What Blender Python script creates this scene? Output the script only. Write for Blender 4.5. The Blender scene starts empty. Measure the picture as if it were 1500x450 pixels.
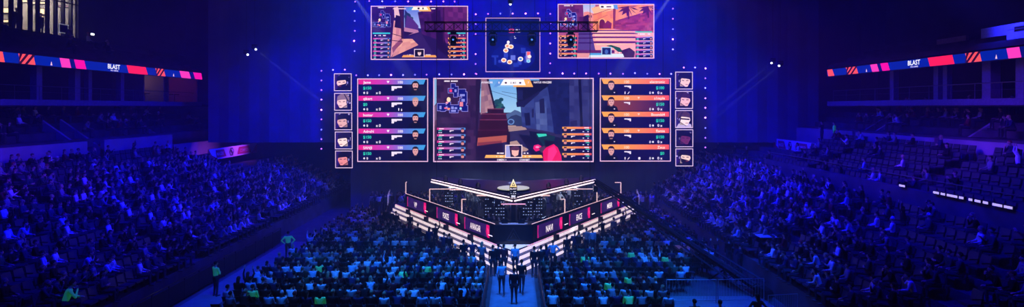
LK = 1.0; HAZE = .004; BDW = 900
import bpy, bmesh, math, random
from mathutils import Vector, Matrix
from mathutils.bvhtree import BVHTree
random.seed(7)
R = random.random
sc = bpy.context.scene
COL = sc.collection
PI = math.pi
F, CX, HY, H = 800.0, 752.0, 157.0, 9.5     # focal length in px, optical axis column, horizon row, eye height

def s2l(c):
    return tuple(((x/255.0)/12.92 if x/255.0 <= 0.04045 else ((x/255.0+0.055)/1.055)**2.4) for x in c[:3])

# ------------------------------------------------------------------ materials
MATS = {}
def mat(name, col, rough=0.6, metal=0.0, emit=0.0, noise=0.0, scale=8.0, ecol=None, spec=0.3):
    if name in MATS: return MATS[name]
    m = bpy.data.materials.new(name); m.use_nodes = True
    nt = m.node_tree; b = nt.nodes['Principled BSDF']
    b.inputs['Roughness'].default_value = rough; b.inputs['Metallic'].default_value = metal
    b.inputs['Specular IOR Level'].default_value = spec
    b.inputs['Base Color'].default_value = (*col, 1)
    if noise > 0:
        tc = nt.nodes.new('ShaderNodeTexCoord'); n = nt.nodes.new('ShaderNodeTexNoise'); n.inputs['Scale'].default_value = scale
        n.inputs['Detail'].default_value = 4
        r = nt.nodes.new('ShaderNodeValToRGB')
        r.color_ramp.elements[0].position = 0.35; r.color_ramp.elements[1].position = 0.65
        r.color_ramp.elements[0].color = (*[c*(1-noise) for c in col], 1)
        r.color_ramp.elements[1].color = (*[min(1, c*(1+noise)) for c in col], 1)
        nt.links.new(tc.outputs['Object'], n.inputs['Vector']); nt.links.new(n.outputs['Fac'], r.inputs['Fac'])
        nt.links.new(r.outputs['Color'], b.inputs['Base Color'])
    if emit > 0:
        b.inputs['Emission Color'].default_value = (*(ecol or col), 1); b.inputs['Emission Strength'].default_value = emit
    MATS[name] = m
    return m

def objcol_mat(name, rough=0.85, weave=0.25):
    m = bpy.data.materials.new(name); m.use_nodes = True; nt = m.node_tree; b = nt.nodes['Principled BSDF']
    b.inputs['Roughness'].default_value = rough; b.inputs['Specular IOR Level'].default_value = 0.1
    oi = nt.nodes.new('ShaderNodeObjectInfo'); n = nt.nodes.new('ShaderNodeTexNoise'); n.inputs['Scale'].default_value = 14
    tc = nt.nodes.new('ShaderNodeTexCoord'); mx = nt.nodes.new('ShaderNodeMix'); mx.data_type = 'RGBA'; mx.blend_type = 'MULTIPLY'
    mx.inputs['Factor'].default_value = weave
    nt.links.new(tc.outputs['Object'], n.inputs['Vector'])
    nt.links.new(oi.outputs['Color'], mx.inputs['A']); nt.links.new(n.outputs['Fac'], mx.inputs['B'])
    nt.links.new(mx.outputs['Result'], b.inputs['Base Color'])
    MATS[name] = m
    return m

SHIRT = objcol_mat('shirt_fabric')
SKIN = mat('skin', (0.55, 0.36, 0.27), 0.55)
HAIRM = objcol_mat('hair_strands', 0.6, 0.5)
TROU = mat('trouser_fabric', (0.025, 0.028, 0.04), 0.9, noise=0.3, scale=30)
SHOE = mat('shoe', (0.05, 0.05, 0.05), 0.5)
EYE = mat('eye', (0.02, 0.015, 0.01), 0.3)
LIP = mat('lip', (0.35, 0.14, 0.12), 0.5)
BLACK = mat('black_paint', (0.012, 0.012, 0.014), 0.5)
BLKM = mat('black_metal', (0.03, 0.03, 0.035), 0.35, 0.6)
GREYM = mat('grey_metal', (0.25, 0.26, 0.28), 0.35, 0.8)
CONC = mat('dark_concrete', (0.07, 0.07, 0.075), 0.85, noise=0.25, scale=1.3)
CONC2 = mat('stand_concrete', (0.07, 0.07, 0.08), 0.9, noise=0.3, scale=1.1)
WALLM = mat('concourse_plaster', (0.35, 0.30, 0.34), 0.85, noise=0.12, scale=0.8)
DARKW = mat('dark_wall', (0.05, 0.05, 0.06), 0.9, noise=0.2, scale=0.7)
CLOTH = mat('backdrop_cloth', (0.13, 0.16, 0.27), 0.95, noise=0.12, scale=0.5)
SEATM = mat('seat_plastic', (0.03, 0.035, 0.06), 0.5, noise=0.15, scale=5)
SEATF = mat('seat_fabric', (0.03, 0.03, 0.04), 0.9, noise=0.2, scale=30)
CARPET = mat('aisle_carpet', (0.17, 0.19, 0.22), 0.8, noise=0.1, scale=2.5)
STRIP = mat('led_strip_white', (0.9, 0.8, 0.8), 0.4, emit=1.6, ecol=s2l((255, 226, 226)))
TREAD = mat('step_tread', (0.10, 0.09, 0.10), 0.5)
RISER = mat('lit_riser', (0.8, 0.75, 0.75), 0.4, emit=1.0, ecol=s2l((255, 228, 226)), noise=0.05)
PINKS = mat('led_strip_pink', (0.9, 0.5, 0.6), 0.4, emit=1.1, ecol=s2l((255, 170, 190)))
SALMON = mat('led_tube_salmon', (0.9, 0.6, 0.5), 0.4, emit=1.0, ecol=s2l((255, 200, 195)))
GLOSSB = mat('gloss_black_panel', (0.01, 0.01, 0.014), 0.2)
DECK = mat('stage_deck', (0.05, 0.05, 0.06), 0.35, noise=0.2, scale=3)
HIVIS = mat('fluorescent_fabric', (0.15, 0.9, 0.25), 0.7, emit=0.085, ecol=(0.05, 0.85, 0.25))  # faint emission stands in for the fabric's fluorescence under blue light

def vc_mat(name='led_screen_picture', strength=1.0):
    m = bpy.data.materials.new(name); m.use_nodes = True; nt = m.node_tree; nt.nodes.clear()
    o = nt.nodes.new('ShaderNodeOutputMaterial'); e = nt.nodes.new('ShaderNodeEmission'); a = nt.nodes.new('ShaderNodeAttribute')
    a.attribute_name = 'Col'; e.inputs['Strength'].default_value = strength
    nt.links.new(a.outputs['Color'], e.inputs['Color']); nt.links.new(e.outputs[0], o.inputs['Surface'])
    MATS[name] = m
    return m
LEDPIC = vc_mat()
def vcd_mat(name='printed_vinyl'):
    m = bpy.data.materials.new(name); m.use_nodes = True; nt = m.node_tree; b = nt.nodes['Principled BSDF']; b.inputs['Roughness'].default_value = .7
    a = nt.nodes.new('ShaderNodeAttribute'); a.attribute_name = 'Col'; nt.links.new(a.outputs['Color'], b.inputs['Base Color'])
    MATS[name] = m
    return m
VINYL = vcd_mat()

# ------------------------------------------------------------------ tagging
def tag(o, label=None, cat=None, group=None, kind=None):
    if label: o['label'] = label
    if cat: o['category'] = cat
    if group: o['group'] = group
    if kind: o['kind'] = kind
    return o
def empty(name, loc=(0, 0, 0), rz=0.0):
    o = bpy.data.objects.new(name, None); COL.objects.link(o); o.location = loc; o.rotation_euler = (0, 0, rz); o.empty_display_size = .2
    return o

# ------------------------------------------------------------------ mesh builder
class MB:
    def __init__(s): s.v = []; s.f = []; s.m = []; s.ms = []
    def mi(s, m):
        if m not in s.ms: s.ms.append(m)
        return s.ms.index(m)
    def quad(s, pts, m):
        b = len(s.v); s.v += [tuple(p) for p in pts]; s.f.append(tuple(range(b, b+len(pts)))); s.m.append(s.mi(m)); return s
    def hexa(s, p, m):          # 8 points: bottom 4, top 4
        b = len(s.v); s.v += [tuple(q) for q in p]; k = s.mi(m)
        for f in ((3, 2, 1, 0), (4, 5, 6, 7), (0, 1, 5, 4), (1, 2, 6, 5), (2, 3, 7, 6), (3, 0, 4, 7)):
            s.f.append(tuple(b+i for i in f)); s.m.append(k)
        return s
    def box(s, x0, y0, z0, x1, y1, z1, m):
        return s.hexa([(x0, y0, z0), (x1, y0, z0), (x1, y1, z0), (x0, y1, z0), (x0, y0, z1), (x1, y0, z1), (x1, y1, z1), (x0, y1, z1)], m)
    def obox(s, c, u, l, w, h, m, z0=0):     # box centred at c (xy), axis u (xy unit), length l, width w, from z0 to z0+h
        u = Vector((u[0], u[1], 0)).normalized(); n = Vector((-u.y, u.x, 0)); c = Vector((c[0], c[1], 0))
        q = [c-u*l/2-n*w/2, c+u*l/2-n*w/2, c+u*l/2+n*w/2, c-u*l/2+n*w/2]
        return s.hexa([(a.x, a.y, z0) for a in q]+[(a.x, a.y, z0+h) for a in q], m)
    def prism(s, poly, z0, z1, m, mside=None):
        n = len(poly); b = len(s.v); k = s.mi(m); ks = s.mi(mside or m)
        s.v += [(p[0], p[1], z0) for p in poly]+[(p[0], p[1], z1) for p in poly]
        s.f.append(tuple(range(b+n-1, b-1, -1))); s.m.append(k)
        s.f.append(tuple(range(b+n, b+2*n))); s.m.append(k)
        for i in range(n):
            j = (i+1) % n; s.f.append((b+i, b+j, b+n+j, b+n+i)); s.m.append(ks)
        return s
    def bar(s, a, b_, r, m, n=6, r2=None):
        a = Vector(a); b_ = Vector(b_); d = b_-a
        if d.length < 1e-6: return s
        z = d.normalized(); x = z.orthogonal().normalized(); y = z.cross(x); b = len(s.v); k = s.mi(m); r2 = r if r2 is None else r2
        off = PI/4 if n == 4 else 0
        for (c, rr) in ((a, r), (b_, r2)):
            for i in range(n):
                t = 2*PI*i/n+off; s.v.append(tuple(c+x*rr*math.cos(t)+y*rr*math.sin(t)))
        for i in range(n):
            j = (i+1) % n; s.f.append((b+i, b+j, b+n+j, b+n+i)); s.m.append(k)
        s.f.append(tuple(range(b+n-1, b-1, -1))); s.m.append(k); s.f.append(tuple(range(b+n, b+2*n))); s.m.append(k)
        return s
    def ball(s, c, r, m, seg=10, ring=6, sc_=(1, 1, 1)):
        b = len(s.v); k = s.mi(m)
        for i in range(1, ring):
            for j in range(seg):
                t = PI*i/ring; p = 2*PI*j/seg
                s.v.append((c[0]+r*sc_[0]*math.sin(t)*math.cos(p), c[1]+r*sc_[1]*math.sin(t)*math.sin(p), c[2]+r*sc_[2]*math.cos(t)))
        top = len(s.v); s.v.append((c[0], c[1], c[2]+r*sc_[2])); bot = len(s.v); s.v.append((c[0], c[1], c[2]-r*sc_[2]))
        for j in range(seg):
            j2 = (j+1) % seg
            s.f.append((top, b+j, b+j2)); s.m.append(k)
            for i in range(ring-2):
                s.f.append((b+i*seg+j, b+(i+1)*seg+j, b+(i+1)*seg+j2, b+i*seg+j2)); s.m.append(k)
            s.f.append((b+(ring-2)*seg+j, bot, b+(ring-2)*seg+j2)); s.m.append(k)
        return s
    def mesh(s, name):
        me = bpy.data.meshes.new(name); me.from_pydata(s.v, [], s.f)
        for m in s.ms: me.materials.append(m)
        me.polygons.foreach_set('material_index', s.m); me.update()
        return me
    def build(s, name, parent=None, loc=None, bevel=0):
        o = bpy.data.objects.new(name, s.mesh(name)); COL.objects.link(o)
        if parent: o.parent = parent
        if loc: o.location = loc
        if bevel:
            md = o.modifiers.new('bev', 'BEVEL'); md.width = bevel; md.segments = 2; md.limit_method = 'ANGLE'
        return o

def struct(o):
    o['kind'] = 'structure'; return o

def copy_tree(o, parent=None):
    c = o.copy(); COL.objects.link(c)
    if parent: c.parent = parent
    for ch in o.children: copy_tree(ch, c)
    return c

ORD = 'first second third fourth fifth sixth seventh eighth ninth tenth eleventh twelfth thirteenth fourteenth fifteenth sixteenth seventeenth eighteenth nineteenth twentieth'.split()
TENS = {2: 'twenty', 3: 'thirty', 4: 'forty', 5: 'fifty', 6: 'sixty', 7: 'seventy', 8: 'eighty'}
TH = {3: 'thirtieth', 4: 'fortieth', 5: 'fiftieth', 6: 'sixtieth', 7: 'seventieth', 8: 'eightieth'}
def ordn(i):            # 1-based
    if i <= 20: return ORD[i-1]
    t, u = divmod(i, 10)
    return TH[t] if u == 0 else TENS[t]+'-'+ORD[u-1]

# ------------------------------------------------------------------ flat picture canvas (LED pictures, prints)
GLY = {}
def glyphs(txt):
    if txt in GLY: return GLY[txt]
    cu = bpy.data.curves.new('t', 'FONT'); cu.body = txt; cu.size = 1; cu.offset = 0.018; cu.resolution_u = 2
    o = bpy.data.objects.new('t', cu); COL.objects.link(o)
    bpy.context.view_layer.update()
    me = bpy.data.meshes.new_from_object(o.evaluated_get(bpy.context.evaluated_depsgraph_get()))
    vs = [(v.co.x, v.co.y) for v in me.vertices]; fs = [tuple(p.vertices) for p in me.polygons]
    bpy.data.objects.remove(o); bpy.data.curves.remove(cu); bpy.data.meshes.remove(me)
    x0 = min(v[0] for v in vs); x1 = max(v[0] for v in vs)
    GLY[txt] = (vs, fs, x0, x1)
    return GLY[txt]

class Canvas:
    """x, y are read off like a drawing sheet; fn(x, y, lift) places them on a real flat panel."""
    def __init__(s, fn, layer=0, step=0.0012): s.fn = fn; s.n = layer; s.v = []; s.f = []; s.c = []; s.step = step
    def _add(s, pts, fs, cols):
        s.n += 1; b = len(s.v); L = s.n*s.step
        s.v += [tuple(s.fn(x, y, L)) for x, y in pts]; s.c += cols
        s.f += [tuple(b+i for i in f) for f in fs]
    def poly(s, pts, col, cols=None):
        s._add(pts, [tuple(range(len(pts)))], [s2l(c) for c in cols] if cols else [s2l(col)]*len(pts))
    def rect(s, x0, y0, x1, y1, col, col2=None, vert=False):
        a, b = col, (col2 or col)
        s.poly([(x0, y0), (x1, y0), (x1, y1), (x0, y1)], None, [a, a, b, b] if vert else [a, b, b, a])
    def ell(s, cx, cy, rx, ry, col, n=14, a0=0, a1=2*PI):
        s.poly([(cx+rx*math.cos(a0+(a1-a0)*i/n), cy+ry*math.sin(a0+(a1-a0)*i/n)) for i in range(n+(a1-a0 < 6.2))], col)
    def line(s, x0, y0, x1, y1, w, col):
        d = math.hypot(x1-x0, y1-y0) or 1; nx, ny = -(y1-y0)/d*w/2, (x1-x0)/d*w/2
        s.poly([(x0+nx, y0+ny), (x1+nx, y1+ny), (x1-nx, y1-ny), (x0-nx, y0-ny)], col)
    def frame(s, x0, y0, x1, y1, w, col):
        s.rect(x0, y0, x1, y0+w, col); s.n -= 1; s.rect(x0, y1-w, x1, y1, col); s.n -= 1
        s.rect(x0, y0+w, x0+w, y1-w, col); s.n -= 1; s.rect(x1-w, y0+w, x1, y1-w, col)
    def text(s, x, y, txt, h, col, w=None, align='l'):       # y = baseline, h = cap height
        vs, fs, x0, x1 = glyphs(txt); k = h/0.7
        kx = w/(x1-x0) if w else k
        ww = (x1-x0)*kx; ox = x-(0 if align == 'l' else ww/2 if align == 'c' else ww)
        s._add([(ox+(a-x0)*kx, y-b*k) for a, b in vs], fs, [s2l(col)]*len(vs))
    def tex(s, c4, ca, cb, nx, ny, bricks=False, seed=1):     # grid between four corners with uneven tones
        rr = random.Random(seed)
        for j in range(ny):
            for i in range(nx):
                def P(u, v):
                    a = [c4[0][k]+(c4[1][k]-c4[0][k])*u for k in (0, 1)]; b = [c4[3][k]+(c4[2][k]-c4[3][k])*u for k in (0, 1)]
                    return (a[0]+(b[0]-a[0])*v, a[1]+(b[1]-a[1])*v)
                o = 0.5/nx if bricks and j % 2 else 0
                u0 = min(1, i/nx+o); u1 = min(1, (i+1)/nx+o)
                if u1-u0 < 1e-6: u0 = 0; u1 = o
                t = rr.random(); c = tuple(ca[k]+(cb[k]-ca[k])*t for k in range(3))
                if not (i == 0 and j == 0): s.n -= 1
                s.poly([P(u0, j/ny), P(u1, j/ny), P(u1, (j+1)/ny), P(u0, (j+1)/ny)], c)
                if bricks and j % 2 and i == 0:
                    s.n -= 1; s.poly([P(0, j/ny), P(o, j/ny), P(o, (j+1)/ny), P(0, (j+1)/ny)], c)
    def build(s, name, parent=None, m=None, gain=1.0):
        me = bpy.data.meshes.new(name); me.from_pydata(s.v, [], s.f); me.materials.append(m or LEDPIC)
        a = me.color_attributes.new('Col', 'FLOAT_COLOR', 'POINT')
        flat = []
        for c in s.c: flat += ([1.3*min(1, k)**1.13 for k in c] if (m is None) else list(c))+[1.0]
        a.data.foreach_set('color', flat); me.update()
        o = bpy.data.objects.new(name, me); COL.objects.link(o)
        if parent: o.parent = parent
        return o
def sheet(Y):            # drawing sheet coordinates -> upright panel that stands at depth Y, facing the hall
    k = Y/F
    return lambda x, y, L: ((x-CX)*k, Y-L, H-(y-HY)*k)
def wx(x, Y): return (x-CX)*Y/F
def wz(y, Y): return H-(y-HY)*Y/F

# ------------------------------------------------------------------ camera, world, view
cd = bpy.data.cameras.new('camera'); cam = bpy.data.objects.new('camera', cd); COL.objects.link(cam)
cam.location = (0, 0, H); cam.rotation_euler = (PI/2, 0, 0); cd.sensor_width = 36; cd.lens = 36*F/1500
cd.shift_x = (750-CX)/1500; cd.shift_y = (HY-225)/1500; cd.clip_end = 300; cd.clip_start = .1
sc.camera = cam
w = bpy.data.worlds.new('World'); sc.world = w; w.use_nodes = True
w.node_tree.nodes['Background'].inputs[0].default_value = (0.0, 0.0, 0.02, 1); w.node_tree.nodes['Background'].inputs[1].default_value = 0.0
sc.view_settings.view_transform = 'Standard'; sc.view_settings.look = 'None'; sc.view_settings.gamma = 1
sc.view_settings.exposure = 0; sc.view_settings.use_curve_mapping = False

# ------------------------------------------------------------------ arena shell
struct(MB().box(-44, -8, -.3, 42, 70, 0, CONC).build('floor'))
struct(MB().box(-44, -8, 26, 42, 70, 26.3, BLACK).build('ceiling'))
struct(MB().box(-44, 66, 0, 42, 66.4, 26, DARKW).build('wall_back'))
struct(MB().box(-44.4, -8, 0, -44, 70, 26, DARKW).build('wall_left'))
struct(MB().box(42, -8, 0, 42.4, 70, 26, DARKW).build('wall_right'))
struct(MB().box(-44, -8.4, 0, 42, -8, 26, DARKW).build('wall_front'))

# aisle runner between the two seating blocks, and the open lanes beside the stands
struct(MB().box(-1.15, 17, 0, 1.15, 31.0, .012, CARPET).build('floor_aisle'))
struct(MB().box(-15.9, 22, 0, -14.2, 38.5, .012, CARPET).build('floor_lane_left'))
struct(MB().box(7.7, 20, 0, 12.4, 27.4, .012, CARPET).build('floor_lane_right'))

# lower stands: stepped terraces
def terrace(name, side, x0, rise, rows, y0, y1):
    mb = MB()
    prof = [(x0, 0), (x0, 1.2)]
    for i in range(rows):
        x = x0+.85*i; z = 1.2+rise*i
        prof += [(x, z), (x+.85, z)] if i else [(x+.85, z)]
    zt = 1.2+rise*(rows-1); prof.append((x0+.85*rows, 0))
    n = len(prof); b = len(mb.v)
    for y in (y0, y1): mb.v += [(side*p[0], y, p[1]) for p in prof]
    k = mb.mi(CONC2)
    for i in range(n):
        j = (i+1) % n; mb.f.append((i, j, n+j, n+i)); mb.m.append(k)
    mb.f.append(tuple(range(n))); mb.m.append(k); mb.f.append(tuple(range(2*n-1, n-1, -1))); mb.m.append(k)
    return struct(mb.build(name))
XL, RL, XR, RR = 17.0, .30, 13.0, .38
terrace('floor_terrace_left', -1, XL, RL, 15, 14, 47); terrace('floor_terrace_left_far', -1, XL, RL, 11, 47, 58)
terrace('floor_terrace_right', 1, XR, RR, 15, 14, 44); terrace('floor_terrace_right_far', 1, XR, RR, 13, 44, 56)

# concourse wall at the top of each lower stand, with openings for the stairs
def wallseg(name, x, ys, z0, z1, m=WALLM, t=.3):
    mb = MB()
    for a, b in ys: mb.box(x-t/2, a, z0, x+t/2, b, z1, m)
    return struct(mb.build(name))
def yl(px, L): return F*L/abs(px-CX)
LW = 29.9
wallseg('wall_concourse_left', -LW, [(12, yl(125, LW)), (yl(150, LW), yl(250, LW))], 5.4, 7.1)
wallseg('wall_concourse_left_far', -LW, [(yl(252, LW), 60)], 5.0, 6.2)
wallseg('wall_concourse_left_recess', -LW-3.5, [(12, 60)], 5.2, 8.2, DARKW)
LR = 26.0
wallseg('wall_concourse_right', LR, [(12, yl(1385, LR)), (yl(1372, LR), yl(1256, LR))], 6.5, 7.6)
wallseg('wall_concourse_right_far', LR+.6, [(yl(1240, LR), 60)], 5.8, 7.6)
wallseg('wall_concourse_right_recess', LR+3.5, [(12, 60)], 5.9, 8.6, DARKW)
# sloped stair parapets
mb = MB()
for (xa, za, xb, zb, y) in ((-29.7, 6.3, -33, 8.6, yl(125, LW)), (-29.7, 6.3, -33, 8.6, yl(150, LW)), (-29.7, 6.0, -33, 8.3, yl(252, LW))):
    mb.hexa([(xb, y, za-1.2), (xa, y, za-1.2), (xa, y+.2, za-1.2), (xb, y+.2, za-1.2), (xb, y, zb), (xa, y, za), (xa, y+.2, za), (xb, y+.2, zb)], WALLM)
struct(mb.build('wall_stair_parapet_left'))
mb = MB()
for (xa, za, xb, zb, y) in ((26.2, 6.9, 29.4, 8.9, yl(1385, LR)), (26.2, 6.9, 29.4, 8.9, yl(1256, LR)), (26.2, 6.9, 29.4, 8.9, yl(1240, LR))):
    mb.hexa([(xa, y, za-1.2), (xb, y, za-1.2), (xb, y+.2, za-1.2), (xa, y+.2, za-1.2), (xa, y, za), (xb, y, zb), (xb, y+.2, zb), (xa, y+.2, za)], WALLM)
struct(mb.build('wall_stair_parapet_right'))

# club level: slab with a lit edge, columns, recessed suites
def club(side, x, y0, y1, cols, tag_):
    mb = MB().box(min(side*x, side*(x+9)), y0, 9.55, max(side*x, side*(x+9)), y1, 9.75, DARKW); struct(mb.build('floor_club_'+tag_))
    e = MB().box(min(side*(x-.06), side*x), y0, 9.62, max(side*(x-.06), side*x), y1, 10.0, mat('ledge_paint', (.2, .19, .3), .7, noise=.15))
    struct(e.build('trim_club_'+tag_))
    struct(MB().box(min(side*(x+4.4), side*(x+4.6)), y0, 9.75, max(side*(x+4.4), side*(x+4.6)), y1, 13.2, DARKW).build('wall_club_'+tag_))
    mb = MB().box(min(side*x, side*(x+4.4)), y0, 12.9, max(side*x, side*(x+4.4)), y1, 13.15, DARKW)
    struct(mb.build('ceiling_club_'+tag_))
    for k, (px, wd) in enumerate(cols):
        y = F*(x+1.2)/abs(px-CX)
        struct(MB().box(side*(x+1.2)-wd/2, y-wd/2, 9.75, side*(x+1.2)+wd/2, y+wd/2, 12.9, mat('column_paint', (.3, .3, .4), .7, noise=.1)).build('column_'+tag_))
club(-1, 31.75, 20, 55.6, [(53, .45), (109, .5), (129, .35), (176, .4)], 'left')
club(1, 27.7, 18, 48.1, [(1500, .5), (1452, .6), (1388, .35), (1375, .4), (1310, .4)], 'right')
def rail(name, x, z, y0, y1, label, h=.9):
    t = empty(name, (0, 0, 0)); tag(t, label, 'railing')
    tp = MB().bar((x, y0, z+h), (x, y1, z+h), .03, GREYM, 6); tp.build('handrail', t)
    y = y0
    while y <= y1: MB().bar((x, y, z), (x, y, z+h), .02, GREYM, 5).build('post', t); y += 1.8
    g = MB().bar((x, y0, z+h*.55), (x, y1, z+h*.55), .012, GREYM, 5); g.build('middle_rail', t)
    return t
rail('balcony_railing', -31.6, 10.0, 22, 54, 'thin grey metal railing along the club balcony above the blue board stand')
rail('balcony_railing', 27.55, 10.0, 20, 47, 'thin grey metal railing along the club balcony above the orange board stand')
rail('stand_railing', 20.3, 1.2+RR*8, 16, 43.6, 'long pale handrail crossing the stand beside the orange board', 1.7)

# club suites with lit rooms behind glass
GLASS = bpy.data.materials.new('tinted_glass'); GLASS.use_nodes = True
nt = GLASS.node_tree; nt.nodes.clear(); o_ = nt.nodes.new('ShaderNodeOutputMaterial'); mx = nt.nodes.new('ShaderNodeMixShader')
tr = nt.nodes.new('ShaderNodeBsdfTransparent'); gl = nt.nodes.new('ShaderNodeBsdfGlossy'); tr.inputs[0].default_value = (.75, .75, .8, 1)
gl.inputs['Roughness'].default_value = .05; mx.inputs[0].default_value = .08
nt.links.new(tr.outputs[0], mx.inputs[1]); nt.links.new(gl.outputs[0], mx.inputs[2]); nt.links.new(mx.outputs[0], o_.inputs['Surface'])
def alight(name, loc, size, power, col, rot=(0, 0, 0), sy=None, spread=PI):
    l = bpy.data.lights.new(name, 'AREA'); l.energy = power; l.color = col; l.size = size; l.spread = spread
    if sy: l.shape = 'RECTANGLE'; l.size_y = sy
    o = bpy.data.objects.new(name, l); COL.objects.link(o); o.location = loc; o.rotation_euler = rot
    return o
def plight(name, loc, power, col, r=.2):
    l = bpy.data.lights.new(name, 'POINT'); l.energy = power; l.color = col; l.shadow_soft_size = r
    o = bpy.data.objects.new(name, l); COL.objects.link(o); o.location = loc
    return o
ROOMW = mat('suite_wall_paint', (.45, .36, .33), .8, noise=.1)
for k, (ya, yb, lc, pw) in enumerate(((49.2, 52.1, (1, .55, .5), 26), (52.7, 57.6, (1, .12, .38), 26))):
    r = MB(); r.box(-37.4, ya, 9.8, -37.2, yb, 12.85, ROOMW); r.box(-37.2, yb-.1, 9.8, -33.3, yb, 12.85, ROOMW); r.box(-37.2, ya, 9.8, -33.3, ya+.1, 12.85, ROOMW)
    r.box(-37.2, ya, 12.75, -33.3, yb, 12.86, ROOMW)
    struct(r.build('wall_suite'))
    struct(MB().box(-33.34, ya+.1, 9.8, -33.31, yb-.1, 12.75, GLASS).build('window_%d' % (k+2)))
    plight('suite_ceiling_lamp', (-35.3, (ya+yb)/2, 12.3), pw, lc, .25)
    t = empty('suite_table', (-34.6, (ya+yb)/2, 9.76)); tag(t, ('dark bar table inside the paler lit suite', 'dark bar table inside the pink lit suite')[k], 'table')
    MB().box(-.5, -.9, .98, .3, .9, 1.05, BLACK).build('tabletop', t)
    for sy in (-.6, .6): MB().bar((0, sy, 0), (0, sy, .98), .04, BLKM).build('leg', t)
struct(MB().box(-40.7, 55.6, 9.55, -31.75, 58.2, 9.75, DARKW).build('floor_club_left_end'))
# the recess wall of the club level is opened where the two suites are: rebuild it in pieces
o = bpy.data.objects['wall_club_left']; me = o.data; bpy.data.objects.remove(o)
mb = MB()
for a, b in ((20, 49.1),): mb.box(-36.35, a, 9.75, -36.15, b, 13.2, DARKW)
struct(mb.build('wall_club_left'))

# VIP lounge with a tall glazed front, above the ribbon on the left
VX = -36.0
vy0, vy1 = 30.0, 45.2
struct(MB().box(VX-.2, 14, 13.2, VX, vy1+.3, 15.1, DARKW).build('wall_lounge_parapet'))
struct(MB().box(VX-.2, vy1, 15.1, VX, 60, 26, DARKW).build('wall_lounge_side'))
struct(MB().box(VX-.2, 14, 19.6, VX, vy1, 26, DARKW).build('wall_lounge_top'))
struct(MB().box(-43.5, 26, 14.9, VX-.2, vy1, 15.1, CONC2).build('floor_lounge'))
struct(MB().box(-43.5, 26, 19.3, VX-.2, vy1, 19.6, ROOMW).build('ceiling_lounge'))
LOW = mat('lounge_wall_paint', (.55, .52, .5), .7, noise=.25, scale=.6)
struct(MB().box(-43.6, 26, 15.1, -43.4, vy1, 19.3, LOW).box(-43.4, vy1-.1, 15.1, VX-.2, vy1, 19.3, LOW).build('wall_lounge_back'))
wn = MB(); wn.box(VX-.14, vy0, 15.1, VX-.11, vy1, 19.6, GLASS); g = wn.build('window_1'); struct(g)
fr = MB()
for px in (-30, -14, 3, 18, 31, 46, 57, 71, 83, 94, 105):
    y = F*36/(CX-px); fr.box(VX-.22, y-.08, 15.1, VX+.03, y+.08, 19.6, BLKM)
fr.box(VX-.22, vy0, 15.05, VX+.03, vy1, 15.2, BLKM).box(VX-.22, vy0, 17.9, VX+.0, vy1, 17.96, BLKM)
fr.build('window_frame', g)
WARM = mat('warm_lamp', (1, .8, .5), .5, emit=2.6, ecol=(1, .7, .36))
for k, (y, z, l) in enumerate(((36.2, 18.95, 5.5), (39.5, 18.95, 2.2), (37.5, 18.9, 1.5))):
    t = empty('ceiling_light', (-39.5-1.1*k, y, z)); tag(t, ('long warm strip light on the lounge ceiling near its corner', 'short warm strip light in the middle of the lounge ceiling', 'smallest warm strip light deep inside the lounge ceiling')[k], 'light', 'lounge ceiling lights')
    MB().box(-.14, -l/2, 0, .14, l/2, .12, BLKM).build('housing', t); MB().box(-.1, -l/2+.05, -.03, .1, l/2-.05, .0, WARM).build('diffuser', t)
plight('lounge_fill', (-41.5, 42.3, 18.6), 520, (1, .84, .6), .3); plight('lounge_fill', (-38.3, 42.6, 18.2), 360, (1, .88, .7), .3)  # added fill lights without fixtures, brighten the lounge end wall
plight('lounge_fill', (-39.5, 41.5, 17.8), 50, (1, .8, .6), .3)
# lit shelves on the lounge's back wall
EW = vy1-.12
def ew(px, py): return ((px-CX)*EW/F, H-(py-HY)*EW/F)
for k, (x0, y0, x1, y1, lab) in enumerate(((1, 12, 17, 19, 'widest warmly lit shelf unit on the lounge end wall at its outer side'), (3, 29.5, 16.5, 33, 'thin lit shelf below the widest one on the lounge end wall'), (2, 37.5, 15, 39.5, 'lowest lit counter strip on the lounge end wall'),
        (28, .5, 40, 3.5, 'high warm light trough between two lounge mullions'), (46, 3.5, 66, 6, 'long warm light trough high behind the middle lounge panes'), (54, 13, 65, 21, 'bright backlit shelf behind the middle lounge panes'), (54, 24, 64, 26, 'slim lit shelf under the bright backlit one'), (54, 30, 64, 32, 'lower slim lit shelf behind the middle lounge panes'), (87, 9, 104, 10.4, 'faint lit ledge near the inner end of the lounge'))):
    xa, za = ew(x0, y1); xb, zb = ew(x1, y0)
    t = empty('wall_shelf_light', (xa, EW, za)); tag(t, lab, 'light', 'lit shelves in the lounge')
    MB().box(-.04, -.22, -.05, xb-xa+.04, 0, 0, BLKM).box(-.04, -.22, zb-za, xb-xa+.04, 0, zb-za+.05, BLKM).build('shelf_board', t)
    MB().box(0, -.06, 0, xb-xa, -.03, zb-za, WARM if k < 8 else PINKS).build('backlight', t)
t = empty('monitor', (VX+.25, F*35.7/(CX-93.5), 15.1)); tag(t, 'small pale framed screen standing by the end of the lounge window', 'monitor')
MB().bar((0, 0, 0), (0, 0, .35), .05, BLKM).build('stand', t)
MB().box(-.04, -.42, .3, .04, .42, .95, GLOSSB).build('panel', t)
mb = MB()
for a in ((-.46, .26, .46, .32), (-.46, .93, .46, .99), (-.46, .26, -.4, .99), (.4, .26, .46, .99)): mb.box(.02, a[0], a[1], .06, a[2], a[3], mat('pale_bezel', (.7, .7, .8), .5, emit=.25))
mb.build('bezel', t)
t = empty('wall_lamp', (VX+.05, F*36/(CX-131), 15.5+.2)); tag(t, 'small white lamp glowing on the dark wall beside the lounge', 'lamp')
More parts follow.
